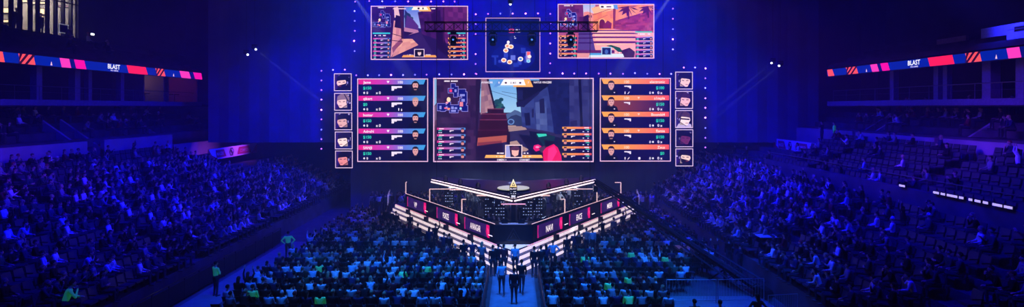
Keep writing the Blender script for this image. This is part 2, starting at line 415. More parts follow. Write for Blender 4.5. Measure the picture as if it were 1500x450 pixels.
MB().box(0, -.1, -.1, .12, .3, .12, BLKM).build('bracket', t); MB().box(.1, -.08, -.08, .2, .22, .08, mat('cool_lamp', (1, 1, 1), .5, emit=3, ecol=(.8, .85, 1))).build('lens', t)

# dark upper tier slope between ribbon and lounge
def slope(name, side, xa, za, xb, zb, y0, y1):
    mb = MB(); n = 4
    for i in range(n):
        x0_ = xa+(xb-xa)*i/n; x1_ = xa+(xb-xa)*(i+1)/n; z = za+(zb-za)*i/n
        mb.box(min(side*x0_, side*x1_), y0, z-.6, max(side*x0_, side*x1_), y1, z, CONC2)
    return struct(mb.build(name))
slope('floor_upper_tier_left', -1, 31.9, 13.35, 35.8, 14.9, 18, 55.6)
slope('floor_upper_tier_right', 1, 27.9, 13.3, 33.8, 15.4, 16, 48.1)
slope('floor_mid_tier_left', -1, 30.6, 7.2, 36, 9.3, 14, 57)
slope('floor_mid_tier_right', 1, 26.6, 7.7, 33, 9.4, 14, 54)
struct(MB().box(34, 12, 13, 34.3, 50, 26, DARKW).build('wall_upper_right'))
BLUEP = mat('blue_parapet', (.45, .5, .8), .7, noise=.1)
struct(MB().box(29.0, F*29/(1520-CX), 13.75, 29.2, F*29/(1437-CX), 14.35, BLUEP).build('wall_parapet_upper_right'))
struct(MB().box(30.2, F*30.2/(1415-CX), 13.7, 30.4, F*30.2/(1372-CX), 14.3, ROOMW).build('wall_parapet_far_right'))
t = empty('control_booth', (28.6, F*28.6/(1490-CX), 13.35)); tag(t, 'pale blue camera booth with dark monitor beside the upper right ribbon board', 'booth')
tag(t, 'pale blue camera booth with dark monitor just above the ribbon board', 'booth')
MB().box(-.1, -.55, 0, .1, .55, .42, BLUEP).build('front_panel', t); MB().box(.1, -.3, .42, .3, .3, .75, BLKM).build('monitor', t); MB().bar((0, -.6, .6), (0, .6, .6), .02, GREYM).build('rail', t)

# ------------------------------------------------------------------ ribbon boards
BLU, BLD = (4, 42, 165), (12, 26, 125)
COR, PNK, PN2, RED = (255, 92, 100), (250, 70, 190), (245, 25, 170), (255, 40, 95)
def ribbon(name, side, L, z0, z1, y0, y1, segs, label):
    t = empty(name, (side*L, (y0+y1)/2, z0)); tag(t, label, 'screen')
    hb = MB().box(-.15 if side < 0 else 0, y0-(y0+y1)/2, -.04, 0 if side < 0 else .15, y1-(y0+y1)/2, z1-z0+.04, BLKM); hb.build('housing', t)
    def fn(x, v, lift):
        if abs(x-CX) < 1: x = CX+side
        return (-side*(lift+.01), F*L/abs(x-CX)-(y0+y1)/2, (z1-z0)*(1-v))
    c = Canvas(fn, step=.004)
    xa, xb = CX+side*F*L/y0, CX+side*F*L/y1
    lo, hi = min(xa, xb), max(xa, xb)
    c.rect(lo, 0, hi, 1, BLU)
    for s in segs:
        k, a, b = s[0], s[1], s[2]; sl = 3*(b-a)/(b-a); d = -1.6
        e = lambda x, v: min(hi, max(lo, x+d*(1-2*v)*-1*(-1)))
        q = [(e(a, 0), 0), (e(b, 0), 0), (e(b, 1), 1), (e(a, 1), 1)]
        if k == 'x':
            c.poly(q, COR); n = 3
            for i in range(n):
                w_ = (b-a)
                p = a+w_*(i*.42-.35)
                st = [(p+w_*.35, .0), (p+w_*.55, .0), (p+w_*.05, 1), (p-w_*.15, 1)]
                cl = [(min(b+1.5, max(a-1.5, x)), v) for x, v in st]
                c.poly(cl, (60, 15, 50))
        elif k == 't':
            c.text(a, .64, 'BLAST', .55, (255, 250, 255), w=b-a); c.text(a+(b-a)*.22, .93, 'PRO SERIES', .15, (235, 225, 255), w=(b-a)*.62)
        elif k == 's':
            c.poly([(a, .9), ((a+b)/2, .45), (b, .9)], (250, 200, 220))
        else:
            c.poly(q, {'c': COR, 'p': PNK, 'q': PN2, 'r': RED, 'd': BLD}[k])
    c.build('picture', t)
    return t
ribbon('ribbon_board', -1, 31.7, 12.3, 12.94, 21, 55.5,
       [('c', -20, 5), ('x', 28, 50), ('s', 73, 76), ('p', 88, 102), ('d', 102, 109), ('q', 109, 124), ('t', 157, 175), ('r', 186, 214), ('x', 228, 240), ('s', 252, 254), ('p', 263, 277), ('d', 277, 283), ('q', 283, 295)],
       'long ribbon screen with stripes and pink blocks below the glazed lounge')
ribbon('ribbon_board', 1, 27.6, 12.2, 12.78, 19, 48,
       [('c', 1212, 1221), ('x', 1241, 1256), ('s', 1269, 1271), ('p', 1277, 1287), ('d', 1287, 1292), ('q', 1292, 1303), ('t', 1331, 1349), ('r', 1362, 1398), ('x', 1417, 1438), ('s', 1460, 1463), ('p', 1478, 1497), ('d', 1497, 1507), ('q', 1507, 1530)],
       'long ribbon screen with stripes and pink blocks above the warm step lights')

# sponsor banners on the far ends of the stands
def banner(name, side, L, z0, z1, y0, y1, label):
    t = empty(name, (side*L, (y0+y1)/2, z0)); tag(t, label, 'banner'); h = z1-z0; ly = y1-y0
    MB().box(-.06 if side < 0 else 0, -ly/2, 0, 0 if side < 0 else .06, ly/2, h, GREYM).build('backing', t)
    def fn(x, v, lift): return (-side*(lift+.01), (x-.5)*ly*(-side), (1-v)*h)
    c = Canvas(fn, step=.004); W, Rr, Dk = (235, 215, 240), (200, 30, 90), (60, 20, 70)
    c.rect(0, 0, 1, 1, W)
    c.poly([(0, .05), (.06, .6), (.0, 1)], Rr); c.poly([(.0, .45), (.12, .75), (.12, 1), (0, 1)], Rr); c.poly([(1, .1), (.86, 1), (1, 1)], Rr)
    c.poly([(.12, .15), (.28, .15), (.33, .85), (.14, .85)], Rr); c.text(.145, .66, 'MAGIX', .3, (245, 215, 235), w=.13)
    c.poly([(.58, .15), (.82, .15), (.85, .85), (.55, .85)], Rr); c.text(.61, .66, 'COMPLEX', .3, (245, 215, 235), w=.19)
    c.ell(.43, .5, .05, .42, Dk, 6); c.ell(.43, .5, .036, .3, W, 6); c.ell(.42, .42, .02, .16, Dk, 8); c.ell(.445, .62, .02, .16, Dk, 8)
    c.build('printed_sheet', t, VINYL)
banner('sponsor_banner', -1, 26.9, 4.75, 5.75, 48.2, 57.2, 'white and red sponsor banner at the far end of the stand beside the blue board')
banner('sponsor_banner', 1, 24.6, 5.55, 6.55, 44.4, 51.6, 'white and red sponsor banner at the far end of the stand beside the orange board')

# warm step lights under the handrail
mb_s = mat('warm_step_lamp', (1, .9, .8), .5, emit=.75, ecol=s2l((225, 205, 225)))
x_ = 19.95
t0 = None
for i, (pa, pb) in enumerate(((1319, 1327), (1369, 1377), (1380, 1386), (1389, 1404), (1407, 1413), (1421, 1426), (1430, 1438), (1442, 1449), (1456, 1470), (1473, 1485))):
    ya, yb = F*x_/(pb-CX), F*x_/(pa-CX)
    t = empty('step_light', (x_, (ya+yb)/2, 5.45)); tag(t, f'{ordn(i+1)} flat pale step light under the handrail counted from the stage', 'light', 'step lights under the handrail')
    MB().box(-.05, (ya-yb)/2-.03, -.06, .06, (yb-ya)/2+.03, .1, BLKM).build('housing', t); MB().box(-.07, (ya-yb)/2, -.03, -.05, (yb-ya)/2, .07, mb_s).build('lens', t)
struct(MB().box(20.02, 16, 4.3, 20.4, 43.6, 5.35, CONC2).build('wall_step_light_ledge'))
# ------------------------------------------------------------------ LED screens on the stage's back plane
WHT = (250, 235, 250); NAVY = (12, 8, 60); NAVY2 = (20, 12, 80); EDGE = (235, 190, 225)
SY = 49.6
def screen_body(name, x0, y0, x1, y1, Y, label, cat='screen', group=None, edge=1.6, ecol=EDGE, e2=None):
    cx, cy = (x0+x1)/2, (y0+y1)/2
    t = empty(name, (wx(cx, Y), Y, wz(y1, Y))); tag(t, label, cat, group)
    loc = t.location; k = Y/F
    def fn(x, y, L): return ((x-CX)*k-loc.x, -L, H-(y-HY)*k-loc.z)
    hw = (x1-x0)*k/2; hh = (y1-y0)*k
    mb = MB().box(-hw, 0, 0, hw, .16, hh, BLACK)
    n = max(1, round(hw*2/1.5))
    for i in range(n): mb.box(-hw+2*hw*(i+.1)/n, .16, .2, -hw+2*hw*(i+.9)/n, .26, hh-.2, BLKM)
    mb.build('housing', t)
    c = Canvas(fn, layer=130); c.frame(x0, y0, x1, y1, edge, ecol); c.build('lit_edge', t)
    for s in (-.8, .8):
        MB().bar((hw*s, .1, hh), (hw*s, .1, 25.9-loc.z), .025, BLKM, 5).build('hanging_cable', t)
    return t, fn

def gun(c, x, y, w, col=(240, 225, 245), d=1):
    h = w*.42
    c.rect(x, y, x+w, y+h*.38, col)
    gx = x if d < 0 else x+w*.0
    if d > 0: c.poly([(x+w*.02, y+h*.3), (x+w*.3, y+h*.3), (x+w*.22, y+h), (x, y+h)], col)
    else: c.poly([(x+w*.7, y+h*.3), (x+w, y+h*.3), (x+w, y+h), (x+w*.78, y+h)], col)
    c.rect(x+w*.3 if d > 0 else x+w*.5, y+h*.35, x+w*.5 if d > 0 else x+w*.7, y+h*.6, col)

def bust(c, cx, y0, h, hair, jersey, long=False, beard=False, skin=(225, 165, 165)):
    r = h*.24
    c.poly([(cx-r*2.1, y0+h), (cx-r*1.7, y0+h*.72), (cx-r*.6, y0+h*.6), (cx+r*.6, y0+h*.6), (cx+r*1.7, y0+h*.72), (cx+r*2.1, y0+h)], jersey)
    if long: c.ell(cx, y0+h*.36, r*1.25, h*.36, hair)
    c.rect(cx-r*.4, y0+h*.45, cx+r*.4, y0+h*.68, tuple(int(v*.8) for v in skin))
    c.ell(cx, y0+h*.34, r*.86, h*.29, skin)
    if beard: c.ell(cx, y0+h*.5, r*.62, h*.12, hair, a0=0, a1=PI)
    c.poly([(cx-r*.95, y0+h*.3), (cx-r*.9, y0+h*.1), (cx-r*.3, y0), (cx+r*.4, y0), (cx+r*.95, y0+h*.12), (cx+r*.95, y0+h*.3), (cx+r*.6, y0+h*.17), (cx-r*.6, y0+h*.17)], hair)
    c.rect(cx-r*.55, y0+h*.29, cx-r*.18, y0+h*.335, (70, 40, 60)); c.rect(cx+r*.18, y0+h*.29, cx+r*.55, y0+h*.335, (70, 40, 60))
    c.rect(cx-r*.3, y0+h*.47, cx+r*.3, y0+h*.5, (140, 70, 90))

# --- player boards
names_l = ['Jame', 'qikert', 'buster', 'AdreN', 'SANJI']; cash_l = ['$150', '$0', '$150', '$150', '$150']
hair_l = [((18, 10, 25), True, True), ((190, 160, 150), False, False), ((40, 25, 40), False, True), ((30, 18, 30), False, True), ((45, 28, 40), False, False)]
names_r = ['electronic', 's1mple', 'Boombl4', 'flamie', 'Zeus']; cash_r = ['$100', '$150', '$150', '$150', '$0']
MG, BL = (235, 35, 140), (70, 165, 225)
def heart(c, x, y, r, col):
    c.poly([(x-r, y-r*.5), (x-r*.5, y-r), (x, y-r*.6), (x+r*.5, y-r), (x+r, y-r*.5), (x, y+r)], col)
def nade(c, x, y, col): c.ell(x, y+1, .9, 1.3, col, 8); c.rect(x-.4, y-1.2, x+.4, y, col)
t, fn = screen_body('player_board', 524, 115.2, 627.5, 237, SY, 'tall LED player board with blue and magenta name bars', 'screen', None, 1.3)
c = Canvas(fn); c.rect(525, 116, 627, 236, NAVY, (16, 12, 70)); c.build('picture', t)
for i in range(5):
    y = 116.5+24*i
    p = Canvas(fn, layer=2); p.rect(525.3, y+1, 576, y+22, (22, 12, 78), (14, 10, 62)); po = p.build('player_row', t)
    b = Canvas(fn, layer=4); q = [(525.3, y), (565, y), (565, y+7.2), (525.3, y+7.2)]
    b.poly(q, None, [MG, (200, 70, 190), (200, 70, 190), MG]); b.poly([(565, y), (590, y), (590, y+7.2), (565, y+7.2)], None, [(200, 70, 190), (110, 120, 215), (110, 120, 215), (200, 70, 190)])
    b.poly([(590, y), (623.5, y), (620.5, y+7.2), (590, y+7.2)], None, [(110, 120, 215), BL, BL, (110, 120, 215)])
    b.text(532, y+6, names_l[i], 3.9, WHT); heart(b, 568.5, y+3.7, 2, WHT); b.text(583, y+5.9, '100', 3.9, WHT)
    b.build('name_bar', po)
    s = Canvas(fn, layer=4)
    s.text(532, y+14.6, cash_l[i], 4.2, (60, 225, 190)); s.ell(533.5, y+19.6, 1.5, 1.9, WHT, 4); s.text(536.8, y+21.4, '0', 3.6, WHT); s.text(550.5, y+21.4, 'x 0', 3.9, WHT)
    s.build('score_figures', po); s = Canvas(fn, layer=4)
    gun(s, 573.5, y+9.8, 15.5)
    if i == 1: s.rect(583.5, y+18, 584.8, y+21.8, WHT); nade(s, 588.3, y+20, WHT)
    s.build('weapon_icon', po)
    h = Canvas(fn, layer=8); hr, lg, bd = hair_l[i]
    bust(h, 608.5, y+2.2, 19.6, hr, (12, 10, 35), lg, bd); h.build('player_portrait', po)
t, fn = screen_body('player_board', 878.3, 114.3, 982, 236.5, SY, 'tall LED player board with orange name bars', 'screen', None, 1.3)
c = Canvas(fn); c.rect(879, 115, 981.5, 236, (26, 12, 72), NAVY); c.build('picture', t)
for i in range(5):
    y = 115.8+24*i
    p = Canvas(fn, layer=2)
    p.rect(890, y+1, 978, y+22.5, *(((150, 70, 60), (30, 14, 80)) if i == 1 else ((24, 12, 80), (20, 10, 70)))); po = p.build('player_row', t)
    b = Canvas(fn, layer=4); O1, O2 = (255, 175, 85), (245, 90, 85)
    b.poly([(881, y), (930, y), (930, y+7.2), (884.2, y+7.2)], None, [O1, (255, 145, 85), (255, 145, 85), O1]); b.poly([(930, y), (980, y), (980, y+7.2), (930, y+7.2)], None, [(255, 145, 85), O2, O2, (255, 145, 85)])
    b.text(914.5, y+6, '100', 3.9, (255, 225, 200)); b.text(974, y+6, names_r[i], 3.9, (255, 235, 225), align='r')
    if i in (1, 2, 3): heart(b, 935.5, y+3.7, 1.7, (255, 215, 200))
    b.build('name_bar', po)
    s = Canvas(fn, layer=4)
    s.text(973, y+15, cash_r[i], 4.2, (50, 225, 185), align='r'); s.text(951, y+22, '0', 3.6, WHT); s.ell(956.5, y+20.2, 1.5, 1.9, WHT, 4); s.text(963, y+22, '0 x', 3.9, WHT)
    s.build('score_figures', po); s = Canvas(fn, layer=4)
    gun(s, 914.5 if i != 1 else 914, y+9.8, 9.8 if i != 1 else 9, d=-1)
    if i in (0, 4): s.rect(915, y+18.4, 916.2, y+22, WHT); s.poly([(919, y+22), (921.5, y+18.5), (922.3, y+18.9), (920, y+22)], WHT)
    if i == 4: s.rect(935, y+18.6, 938, y+22, WHT)
    s.build('weapon_icon', po)
    h = Canvas(fn, layer=8); bust(h, 895.3, y+2.2, 20.4, (60, 35, 45), (14, 10, 36), False, i == 3)
    h.rect(899, y+19.2, 901, y+20.4, (230, 210, 230)); h.build('player_portrait', po)

# --- square camera portraits
def bigface(c, x0, y0, s, hair, skin, jersey, tilt=1, beard=False, long=False, glass=False, bg=(58, 30, 120), dim=1.0):
    dk = lambda cc: tuple(int(v*dim) for v in cc)
    c.rect(x0, y0, x0+s, y0+s, dk(bg), dk((18, 8, 50)))
    rr = random.Random(int(x0+y0))
    for _ in range(5):
        px, py = x0+rr.random()*s*.85, y0+rr.random()*s*.6
        c.rect(px, py, px+s*.1*rr.random()+.6, py+s*.08, dk((190, 170, 225)))
    cx = x0+s*(.5-.04*tilt); cy = y0+s*.5
    c.poly([(x0+s*.06, y0+s), (x0+s*.2, y0+s*.78), (x0+s*.62, y0+s*.7), (x0+s*.95, y0+s*.82), (x0+s, y0+s)], dk(jersey))
    c.poly([(cx-s*.1, cy+s*.05), (cx+s*.26*tilt, cy+s*.02), (cx+s*.26*tilt, y0+s*.86), (cx-s*.04, y0+s*.86)], dk(tuple(int(v*.72) for v in skin)))
    s = s*1.2
    if long: c.poly([(cx-s*.2, y0+s*.1), (cx+s*.3*tilt, y0+s*.12), (cx+s*.42*tilt, y0+s*.75), (cx+s*.12*tilt, y0+s*.8), (cx-s*.18, y0+s*.3)], dk(hair))
    # face turned down and to one side
    c.poly([(cx-tilt*s*.27, cy-s*.12), (cx-tilt*s*.05, cy-s*.2), (cx+tilt*s*.22, cy-s*.1), (cx+tilt*s*.2, cy+s*.16), (cx-tilt*s*.02, cy+s*.32), (cx-tilt*s*.17, cy+s*.31), (cx-tilt*s*.26, cy+s*.14), (cx-tilt*s*.31, cy+s*.05)], dk(skin))
    if beard: c.poly([(cx-tilt*s*.24, cy+s*.17), (cx+tilt*s*.2, cy+s*.05), (cx+tilt*s*.16, cy+s*.25), (cx-tilt*s*.04, cy+s*.38), (cx-tilt*s*.19, cy+s*.34)], dk(hair))
    c.poly([(cx-tilt*s*.3, cy-s*.06), (cx-tilt*s*.28, cy-s*.28), (cx-tilt*s*.08, cy-s*.41), (cx+tilt*s*.2, cy-s*.39), (cx+tilt*s*.34, cy-s*.22), (cx+tilt*s*.33, cy+s*.06), (cx+tilt*s*.22, cy+s*.02), (cx+tilt*s*.14, cy-s*.12), (cx-tilt*s*.1, cy-s*.1)], dk(hair))
    c.line(cx-tilt*s*.22, cy-s*.01, cx-tilt*s*.1, cy, s*.035, dk((50, 20, 45))); c.line(cx+tilt*s*.0, cy+s*.0, cx+tilt*s*.12, cy-s*.02, s*.035, dk((50, 20, 45)))
    c.line(cx-tilt*s*.2, cy+s*.2, cx-tilt*s*.06, cy+s*.2, s*.03, dk((150, 60, 80)))
    if glass: c.line(cx-tilt*s*.27, cy+s*.02, cx+tilt*s*.2, cy-s*.02, s*.07, dk((40, 15, 50)))
    ex = cx+tilt*s*.25; c.ell(ex, cy+s*.02, s*.08, s*.12, dk((25, 15, 50)), 10); c.ell(ex, cy+s*.02, s*.04, s*.07, dk((150, 130, 190)), 8)
    c.line(ex, cy+s*.12, cx-tilt*s*.1, cy+s*.36, s*.025, dk((20, 10, 35)))
    c.line(ex-tilt*s*.01, cy-s*.1, cx+tilt*s*.05, cy-s*.42, s*.045, dk((25, 15, 50)))
SK = (250, 205, 205)
PL = [('long dark hair and beard', dict(hair=(20, 8, 30), skin=SK, jersey=(12, 8, 40), beard=True, long=True), 490.0, 107.8, 25.8),
      ('short fair hair', dict(hair=(150, 120, 140), skin=SK, jersey=(18, 12, 60)), 490.4, 136.3, 25.8),
      ('short dark hair facing sideways', dict(hair=(30, 18, 45), skin=(235, 180, 180), jersey=(14, 10, 50)), 490.8, 164.8, 25.8),
      ('bright bowed forehead', dict(hair=(40, 30, 70), skin=(255, 225, 220), jersey=(40, 40, 110)), 491.4, 192.8, 25.8),
      ('dark fringe', dict(hair=(22, 12, 35), skin=(240, 150, 150), jersey=(20, 8, 30)), 491.8, 220.6, 25.6)]
PRr = [('wavy dark hair', dict(hair=(35, 22, 45), skin=SK, jersey=(20, 14, 60), tilt=-1), 988.3, 105.3, 25.8),
       ('thick brown fringe', dict(hair=(70, 40, 70), skin=(250, 190, 200), jersey=(30, 20, 60), tilt=-1), 988.3, 133.4, 26),
       ('dark glasses and white shirt', dict(hair=(90, 60, 80), skin=(255, 225, 225), jersey=(200, 180, 220), tilt=-1, glass=True), 988.3, 161.5, 26),
       ('dimly violet-lit', dict(hair=(30, 10, 45), skin=(170, 70, 140), jersey=(40, 10, 70), tilt=-1, dim=.7), 988.6, 189.5, 26),
       ('beard and black headset', dict(hair=(35, 25, 40), skin=(245, 210, 200), jersey=(15, 10, 35), tilt=-1, beard=True), 988.6, 217.5, 26)]
for side, L in (('blue', PL), ('orange', PRr)):
    for lab, kw, x, y, s in L:
        t, fn = screen_body('portrait_screen', x, y, x+s, y+s, SY-.05, f'small square screen beside the {side} board of a player, {lab}', 'screen', f'portrait screens beside the {side} board', 1.1, (225, 195, 225))
        c = Canvas(fn); bigface(c, x+1, y+1, s-2, **kw); c.build('picture', t)
        for o in [o for o in t.children if o.name.startswith('hanging_cable')]: bpy.data.objects.remove(o)

# --- small overlays used by the game pictures
def minirows(c, x0, x1, ys, left=True, h=9.0, bar=3.0):
    for k, y in enumerate(ys):
        w_ = x1-x0
        c.rect(x0, y, x1, y+h-.8, (18, 10, 66), (26, 16, 90))
        if left: c.rect(x0, y, x1, y+bar, (225, 50, 150), (80, 150, 220))
        else: c.rect(x0, y, x1, y+bar, (255, 175, 90), (245, 95, 95))
        gx = x0+w_*(.45 if left else .3); gun(c, gx, y+bar+.7, w_*.14)
        px = x1-w_*.1 if left else x0+w_*.1
        c.ell(px, y+h*.48, w_*.055, h*.3, (215, 140, 140), 8); c.rect(px-w_*.06, y+h*.7, px+w_*.06, y+h*.86, (20, 12, 40)); c.rect(px-w_*.05, y+h*.08, px+w_*.05, y+h*.28, (50, 25, 45))
        for q in ((.06, .3), (.13, .15)) if left else ((.7, .1), (.86, .1)):
            c.rect(x0+w_*q[0], y+h*.72, x0+w_*(q[0]+.05), y+h*.86, (220, 215, 240))
        c.rect(x0+w_*(.06 if left else .8), y+bar+.6, x0+w_*(.18 if left else .93), y+bar+1.7, (60, 220, 200))
        c.rect(x0+w_*(.08 if left else .75), y+.8, x0+w_*(.25 if left else .92), y+bar-.8, (250, 220, 240))
def minimap(c, ox, oy, k=1.0, dim=1.0):
    W_ = tuple(int(v*dim) for v in (150, 140, 215)); B_ = tuple(int(v*dim) for v in (22, 28, 130)); D_ = tuple(int(v*dim) for v in (12, 12, 90))
    bl = [(20, 2, 26, 8), (24, 6, 30, 10), (16, 9, 30, 15), (24, 13, 29, 21), (31, 10, 41, 20), (36, 14, 43, 26), (33, 23, 43, 30), (31, 28, 42, 36), (36, 34, 44, 42), (0, 31, 12, 41), (5, 38, 11, 42), (10, 33, 32, 40), (14, 29, 19, 33), (18, 39, 30, 44), (28, 36, 38, 40)]
    for a in bl: c.rect(ox+(a[0]-.8)*k, oy+(a[1]-.8)*k, ox+(a[2]+.8)*k, oy+(a[3]+.8)*k, W_); c.n -= 1
    c.n += 1
    for a in bl: c.rect(ox+a[0]*k, oy+a[1]*k, ox+a[2]*k, oy+a[3]*k, B_); c.n -= 1
    c.n += 1
    for a in ((33, 17, 40, 20), (35, 24, 40, 28), (20, 35, 24, 39), (3, 34, 6, 39), (25, 36, 29, 39), (12, 35, 15, 38), (25, 10, 28, 14), (20, 40, 27, 43)): c.rect(ox+a[0]*k, oy+a[1]*k, ox+a[2]*k, oy+a[3]*k, tuple(int(v*dim) for v in (150, 150, 225)))
    c.rect(ox+17.5*k, oy+10*k, ox+21.5*k, oy+14*k, (240, 70, 130)); c.rect(ox+32.5*k, oy+28.5*k, ox+37.5*k, oy+35*k, (235, 140, 160))
    c.ell(ox+16.5*k, oy+25*k, 3*k, 3.6*k, (255, 225, 190), 9); c.ell(ox+14*k, oy+29.5*k, 2*k, 1.6*k, (255, 160, 190), 8)
    c.rect(ox+10*k, oy+36.5*k, ox+14*k, oy+38.5*k, (255, 120, 160)); c.ell(ox+16.5*k, oy+38.5*k, 2.2*k, 1.6*k, (255, 150, 120), 8); c.ell(ox+34*k, oy+38*k, 1.8*k, 1.8*k, (170, 220, 255), 8)
def dashes(c, x0, x1, y, h, col, seed=1, dens=.75):
    rr = random.Random(seed); x = x0
    while x < x1:
        w_ = .5+rr.random()*1.2
        if rr.random() < dens: c.rect(x, y, min(x+w_, x1), y+h, col); c.n -= 1
        x += w_+.25
    c.n += 1

# --- main screen
t, fn = screen_body('main_screen', 635, 114.3, 869.3, 237.3, SY, 'largest LED screen in the middle showing an alley game view', 'screen')
c = Canvas(fn); c.rect(635, 114.5, 869, 237, (60, 35, 80))
# sky, distance
c.rect(700, 116, 790, 165, (105, 165, 225), (165, 205, 235), True)
c.poly([(700, 127), (776, 150), (776, 150.6), (700, 127.6)], (60, 80, 130)); c.poly([(735, 134), (776, 141), (776, 141.6), (735, 134.6)], (60, 80, 130))
c.poly([(738, 174), (742, 167), (748, 165), (754, 161), (760, 163), (766, 167), (770, 166), (770, 182), (738, 182)], (85, 105, 150))
c.poly([(742, 176), (749, 170), (756, 168), (766, 172), (768, 186), (742, 186)], (50, 62, 105)); c.ell(748.5, 178.5, 5, 4.4, (110, 145, 200), 12); c.ell(748.5, 178.5, 3.4, 3, (52, 68, 120), 12)
# tree
for k, (x, y, r) in enumerate(((729, 150, 6), (733, 155, 5), (727, 158, 6), (734, 146, 3.6), (731, 160, 6), (737, 158, 3))): c.ell(x, y, r, r*.8, [(35, 80, 95), (48, 100, 100), (28, 62, 88)][k % 3], 9)
# ground
c.rect(700, 184, 869, 237, (60, 50, 100), (30, 26, 70), True)
c.poly([(742, 184), (756, 184), (752, 200), (744, 206), (741, 194)], (200, 165, 150)); c.poly([(741, 188), (768, 186), (790, 200), (790, 237), (735, 237)], (52, 44, 92)); c.poly([(743, 185), (768, 185), (772, 190), (745, 193)], (170, 140, 140))
c.poly([(746, 208), (757, 206), (763, 213), (775, 219), (770, 222), (745, 221)], (185, 150, 145)); c.poly([(760, 197), (869, 205), (869, 237), (785, 237)], (26, 22, 66)); c.poly([(775, 192), (800, 195), (805, 205), (778, 203)], (20, 22, 62))
# far-left stone wall
c.tex([(635, 116), (703, 116), (703, 237), (640, 237)], (78, 44, 92), (50, 26, 70), 7, 13, True, 3)
c.poly([(635, 116), (640, 116), (640, 150), (636, 156), (635, 156)], (140, 180, 220)); c.poly([(635, 158), (640, 152), (640, 175), (635, 178)], (120, 95, 130)); c.tex([(635, 178), (640, 175), (640, 205), (635, 208)], (110, 70, 100), (80, 45, 80), 1, 4)
c.poly([(697, 116), (705, 116), (701, 165), (700, 237), (697, 237)], (44, 22, 62))
c.tex([(705, 116), (713, 116), (725, 160), (704, 168)], (185, 140, 150), (140, 100, 125), 3, 6, False, 5); c.poly([(713, 116), (716, 116), (726, 158), (724, 161)], (40, 25, 55))
# dark red steps and crates
for (q, a) in (([(714, 159), (738, 159), (738, 167), (714, 167)], (52, 16, 48)), ([(706, 166), (741, 166), (743, 176), (704, 176)], (70, 20, 52)), ([(703, 175), (743, 175), (746, 203), (700, 203)], (58, 14, 40))): c.poly(q, a)
for (x0, x1, y) in ((714, 738, 159), (706, 741, 166.5), (703, 743, 175)): c.rect(x0, y, x1, y+1.3, (120, 55, 90))
c.poly([(700, 190), (746, 190), (745, 191.5), (700, 191.5)], (85, 28, 60)); c.poly([(700, 202), (745, 198), (746, 207), (702, 216), (699, 214)], (185, 95, 85)); c.poly([(700, 209), (735, 206), (735, 209), (700, 214)], (140, 60, 75)); c.poly([(743, 190), (747, 194), (747, 212), (742, 210)], (40, 16, 45))
c.poly([(699, 214), (735, 209), (738, 237), (697, 237)], (40, 18, 62))
# blue house with roof and balcony
c.tex([(760, 128), (869, 116), (869, 205), (765, 186)], (62, 74, 140), (50, 58, 122), 16, 8, False, 9)
c.tex([(784, 150), (800, 148), (802, 192), (786, 190)], (95, 108, 165), (70, 82, 145), 3, 5, False, 11)
c.tex([(801, 118), (834, 116), (834, 198), (812, 196)], (34, 40, 105), (22, 26, 84), 5, 15, True, 12)
c.tex([(834, 116), (868, 116), (868, 207), (834, 203)], (66, 68, 130), (50, 50, 112), 5, 9, False, 15); c.poly([(847, 116), (851, 116), (854, 186), (850, 186)], (20, 16, 62))
c.poly([(756, 127), (760, 118), (790, 118), (806, 118), (803, 126), (775, 146), (768, 157), (759, 156)], (20, 16, 55)); c.poly([(756, 150), (768, 147), (790, 133), (790, 137), (768, 156), (757, 157)], (34, 30, 80))
c.rect(757, 132, 766, 146, (35, 35, 90)); c.rect(757, 128, 758, 152, (14, 12, 45)); c.poly([(790, 146), (797, 144), (798, 166), (791, 166)], (34, 34, 84)); c.poly([(768, 166), (776, 165), (777, 184), (770, 184)], (30, 28, 74)); c.rect(779, 160, 782, 172, (40, 40, 95))
c.poly([(835, 178), (845, 176), (846, 184), (836, 186)], (40, 36, 96))
# weapon and gloves
c.poly([(784, 198), (800, 196), (813, 200), (812, 208), (803, 216), (796, 214), (790, 205)], (22, 55, 75)); c.poly([(786, 196), (800, 196), (801, 199), (789, 201)], (70, 210, 190)); c.poly([(797, 205), (812, 207), (808, 217), (799, 217)], (26, 20, 50))
c.poly([(782, 213), (788, 211.5), (793, 214), (791, 220), (785, 222), (781, 218)], (240, 30, 125)); c.ell(787, 215.5, 3, 1.6, (255, 150, 200), 8); c.poly([(789, 217), (798, 213), (800, 221), (793, 224)], (90, 60, 90))
c.poly([(795, 222), (800, 216), (811, 211), (817, 216), (822, 228), (823, 237), (796, 237)], (235, 20, 105)); c.poly([(803, 218), (812, 213), (816, 222), (808, 237), (802, 237)], (255, 55, 140))
c.build('picture', t)
c = Canvas(fn, layer=95)
dashes(c, 649, 671.5, 118, 2, WHT, 2, .9); minimap(c, 641, 121); c.build('map_overlay', t); c = Canvas(fn, layer=95)
minirows(c, 640, 682, [187.2, 196.6, 206.1, 215.6, 225.2]); c.build('score_rows', t); c = Canvas(fn, layer=95); minirows(c, 823.5, 866, [185.8, 195.2, 204.8, 214.4, 224.2], False)
c.build('score_rows', t)
c = Canvas(fn, layer=95)
c.poly([(731, 116), (738, 116), (733, 127.5), (723, 127.5)], (105, 155, 220)); c.poly([(738, 116.5), (767, 116.5), (770, 125), (733, 125)], (255, 245, 250)); c.poly([(767, 116.5), (776, 116.5), (781, 127.5), (752, 127.5), (752, 125.3), (770, 125)], (255, 180, 95)); c.poly([(733, 125), (752, 125), (752, 127.5), (727, 127.5)], (150, 195, 235))
c.text(748, 123, '1:41', 3, (40, 20, 60), w=7.5); c.text(730, 122.6, '8', 3, WHT, w=2); c.text(773, 122.6, '7', 3, WHT, w=2)
c.ell(741, 121.5, 1.8, 1.4, (60, 30, 60), 8); c.ell(762, 121.5, 1.8, 1.4, (60, 30, 60), 8)
c.text(705, 122.3, 'AVANGAR', 2.9, WHT, w=17); c.text(781.8, 122.2, 'NATUS VINCERE', 2.9, WHT, w=26)
c.build('score_header', t)
c = Canvas(fn, layer=95)
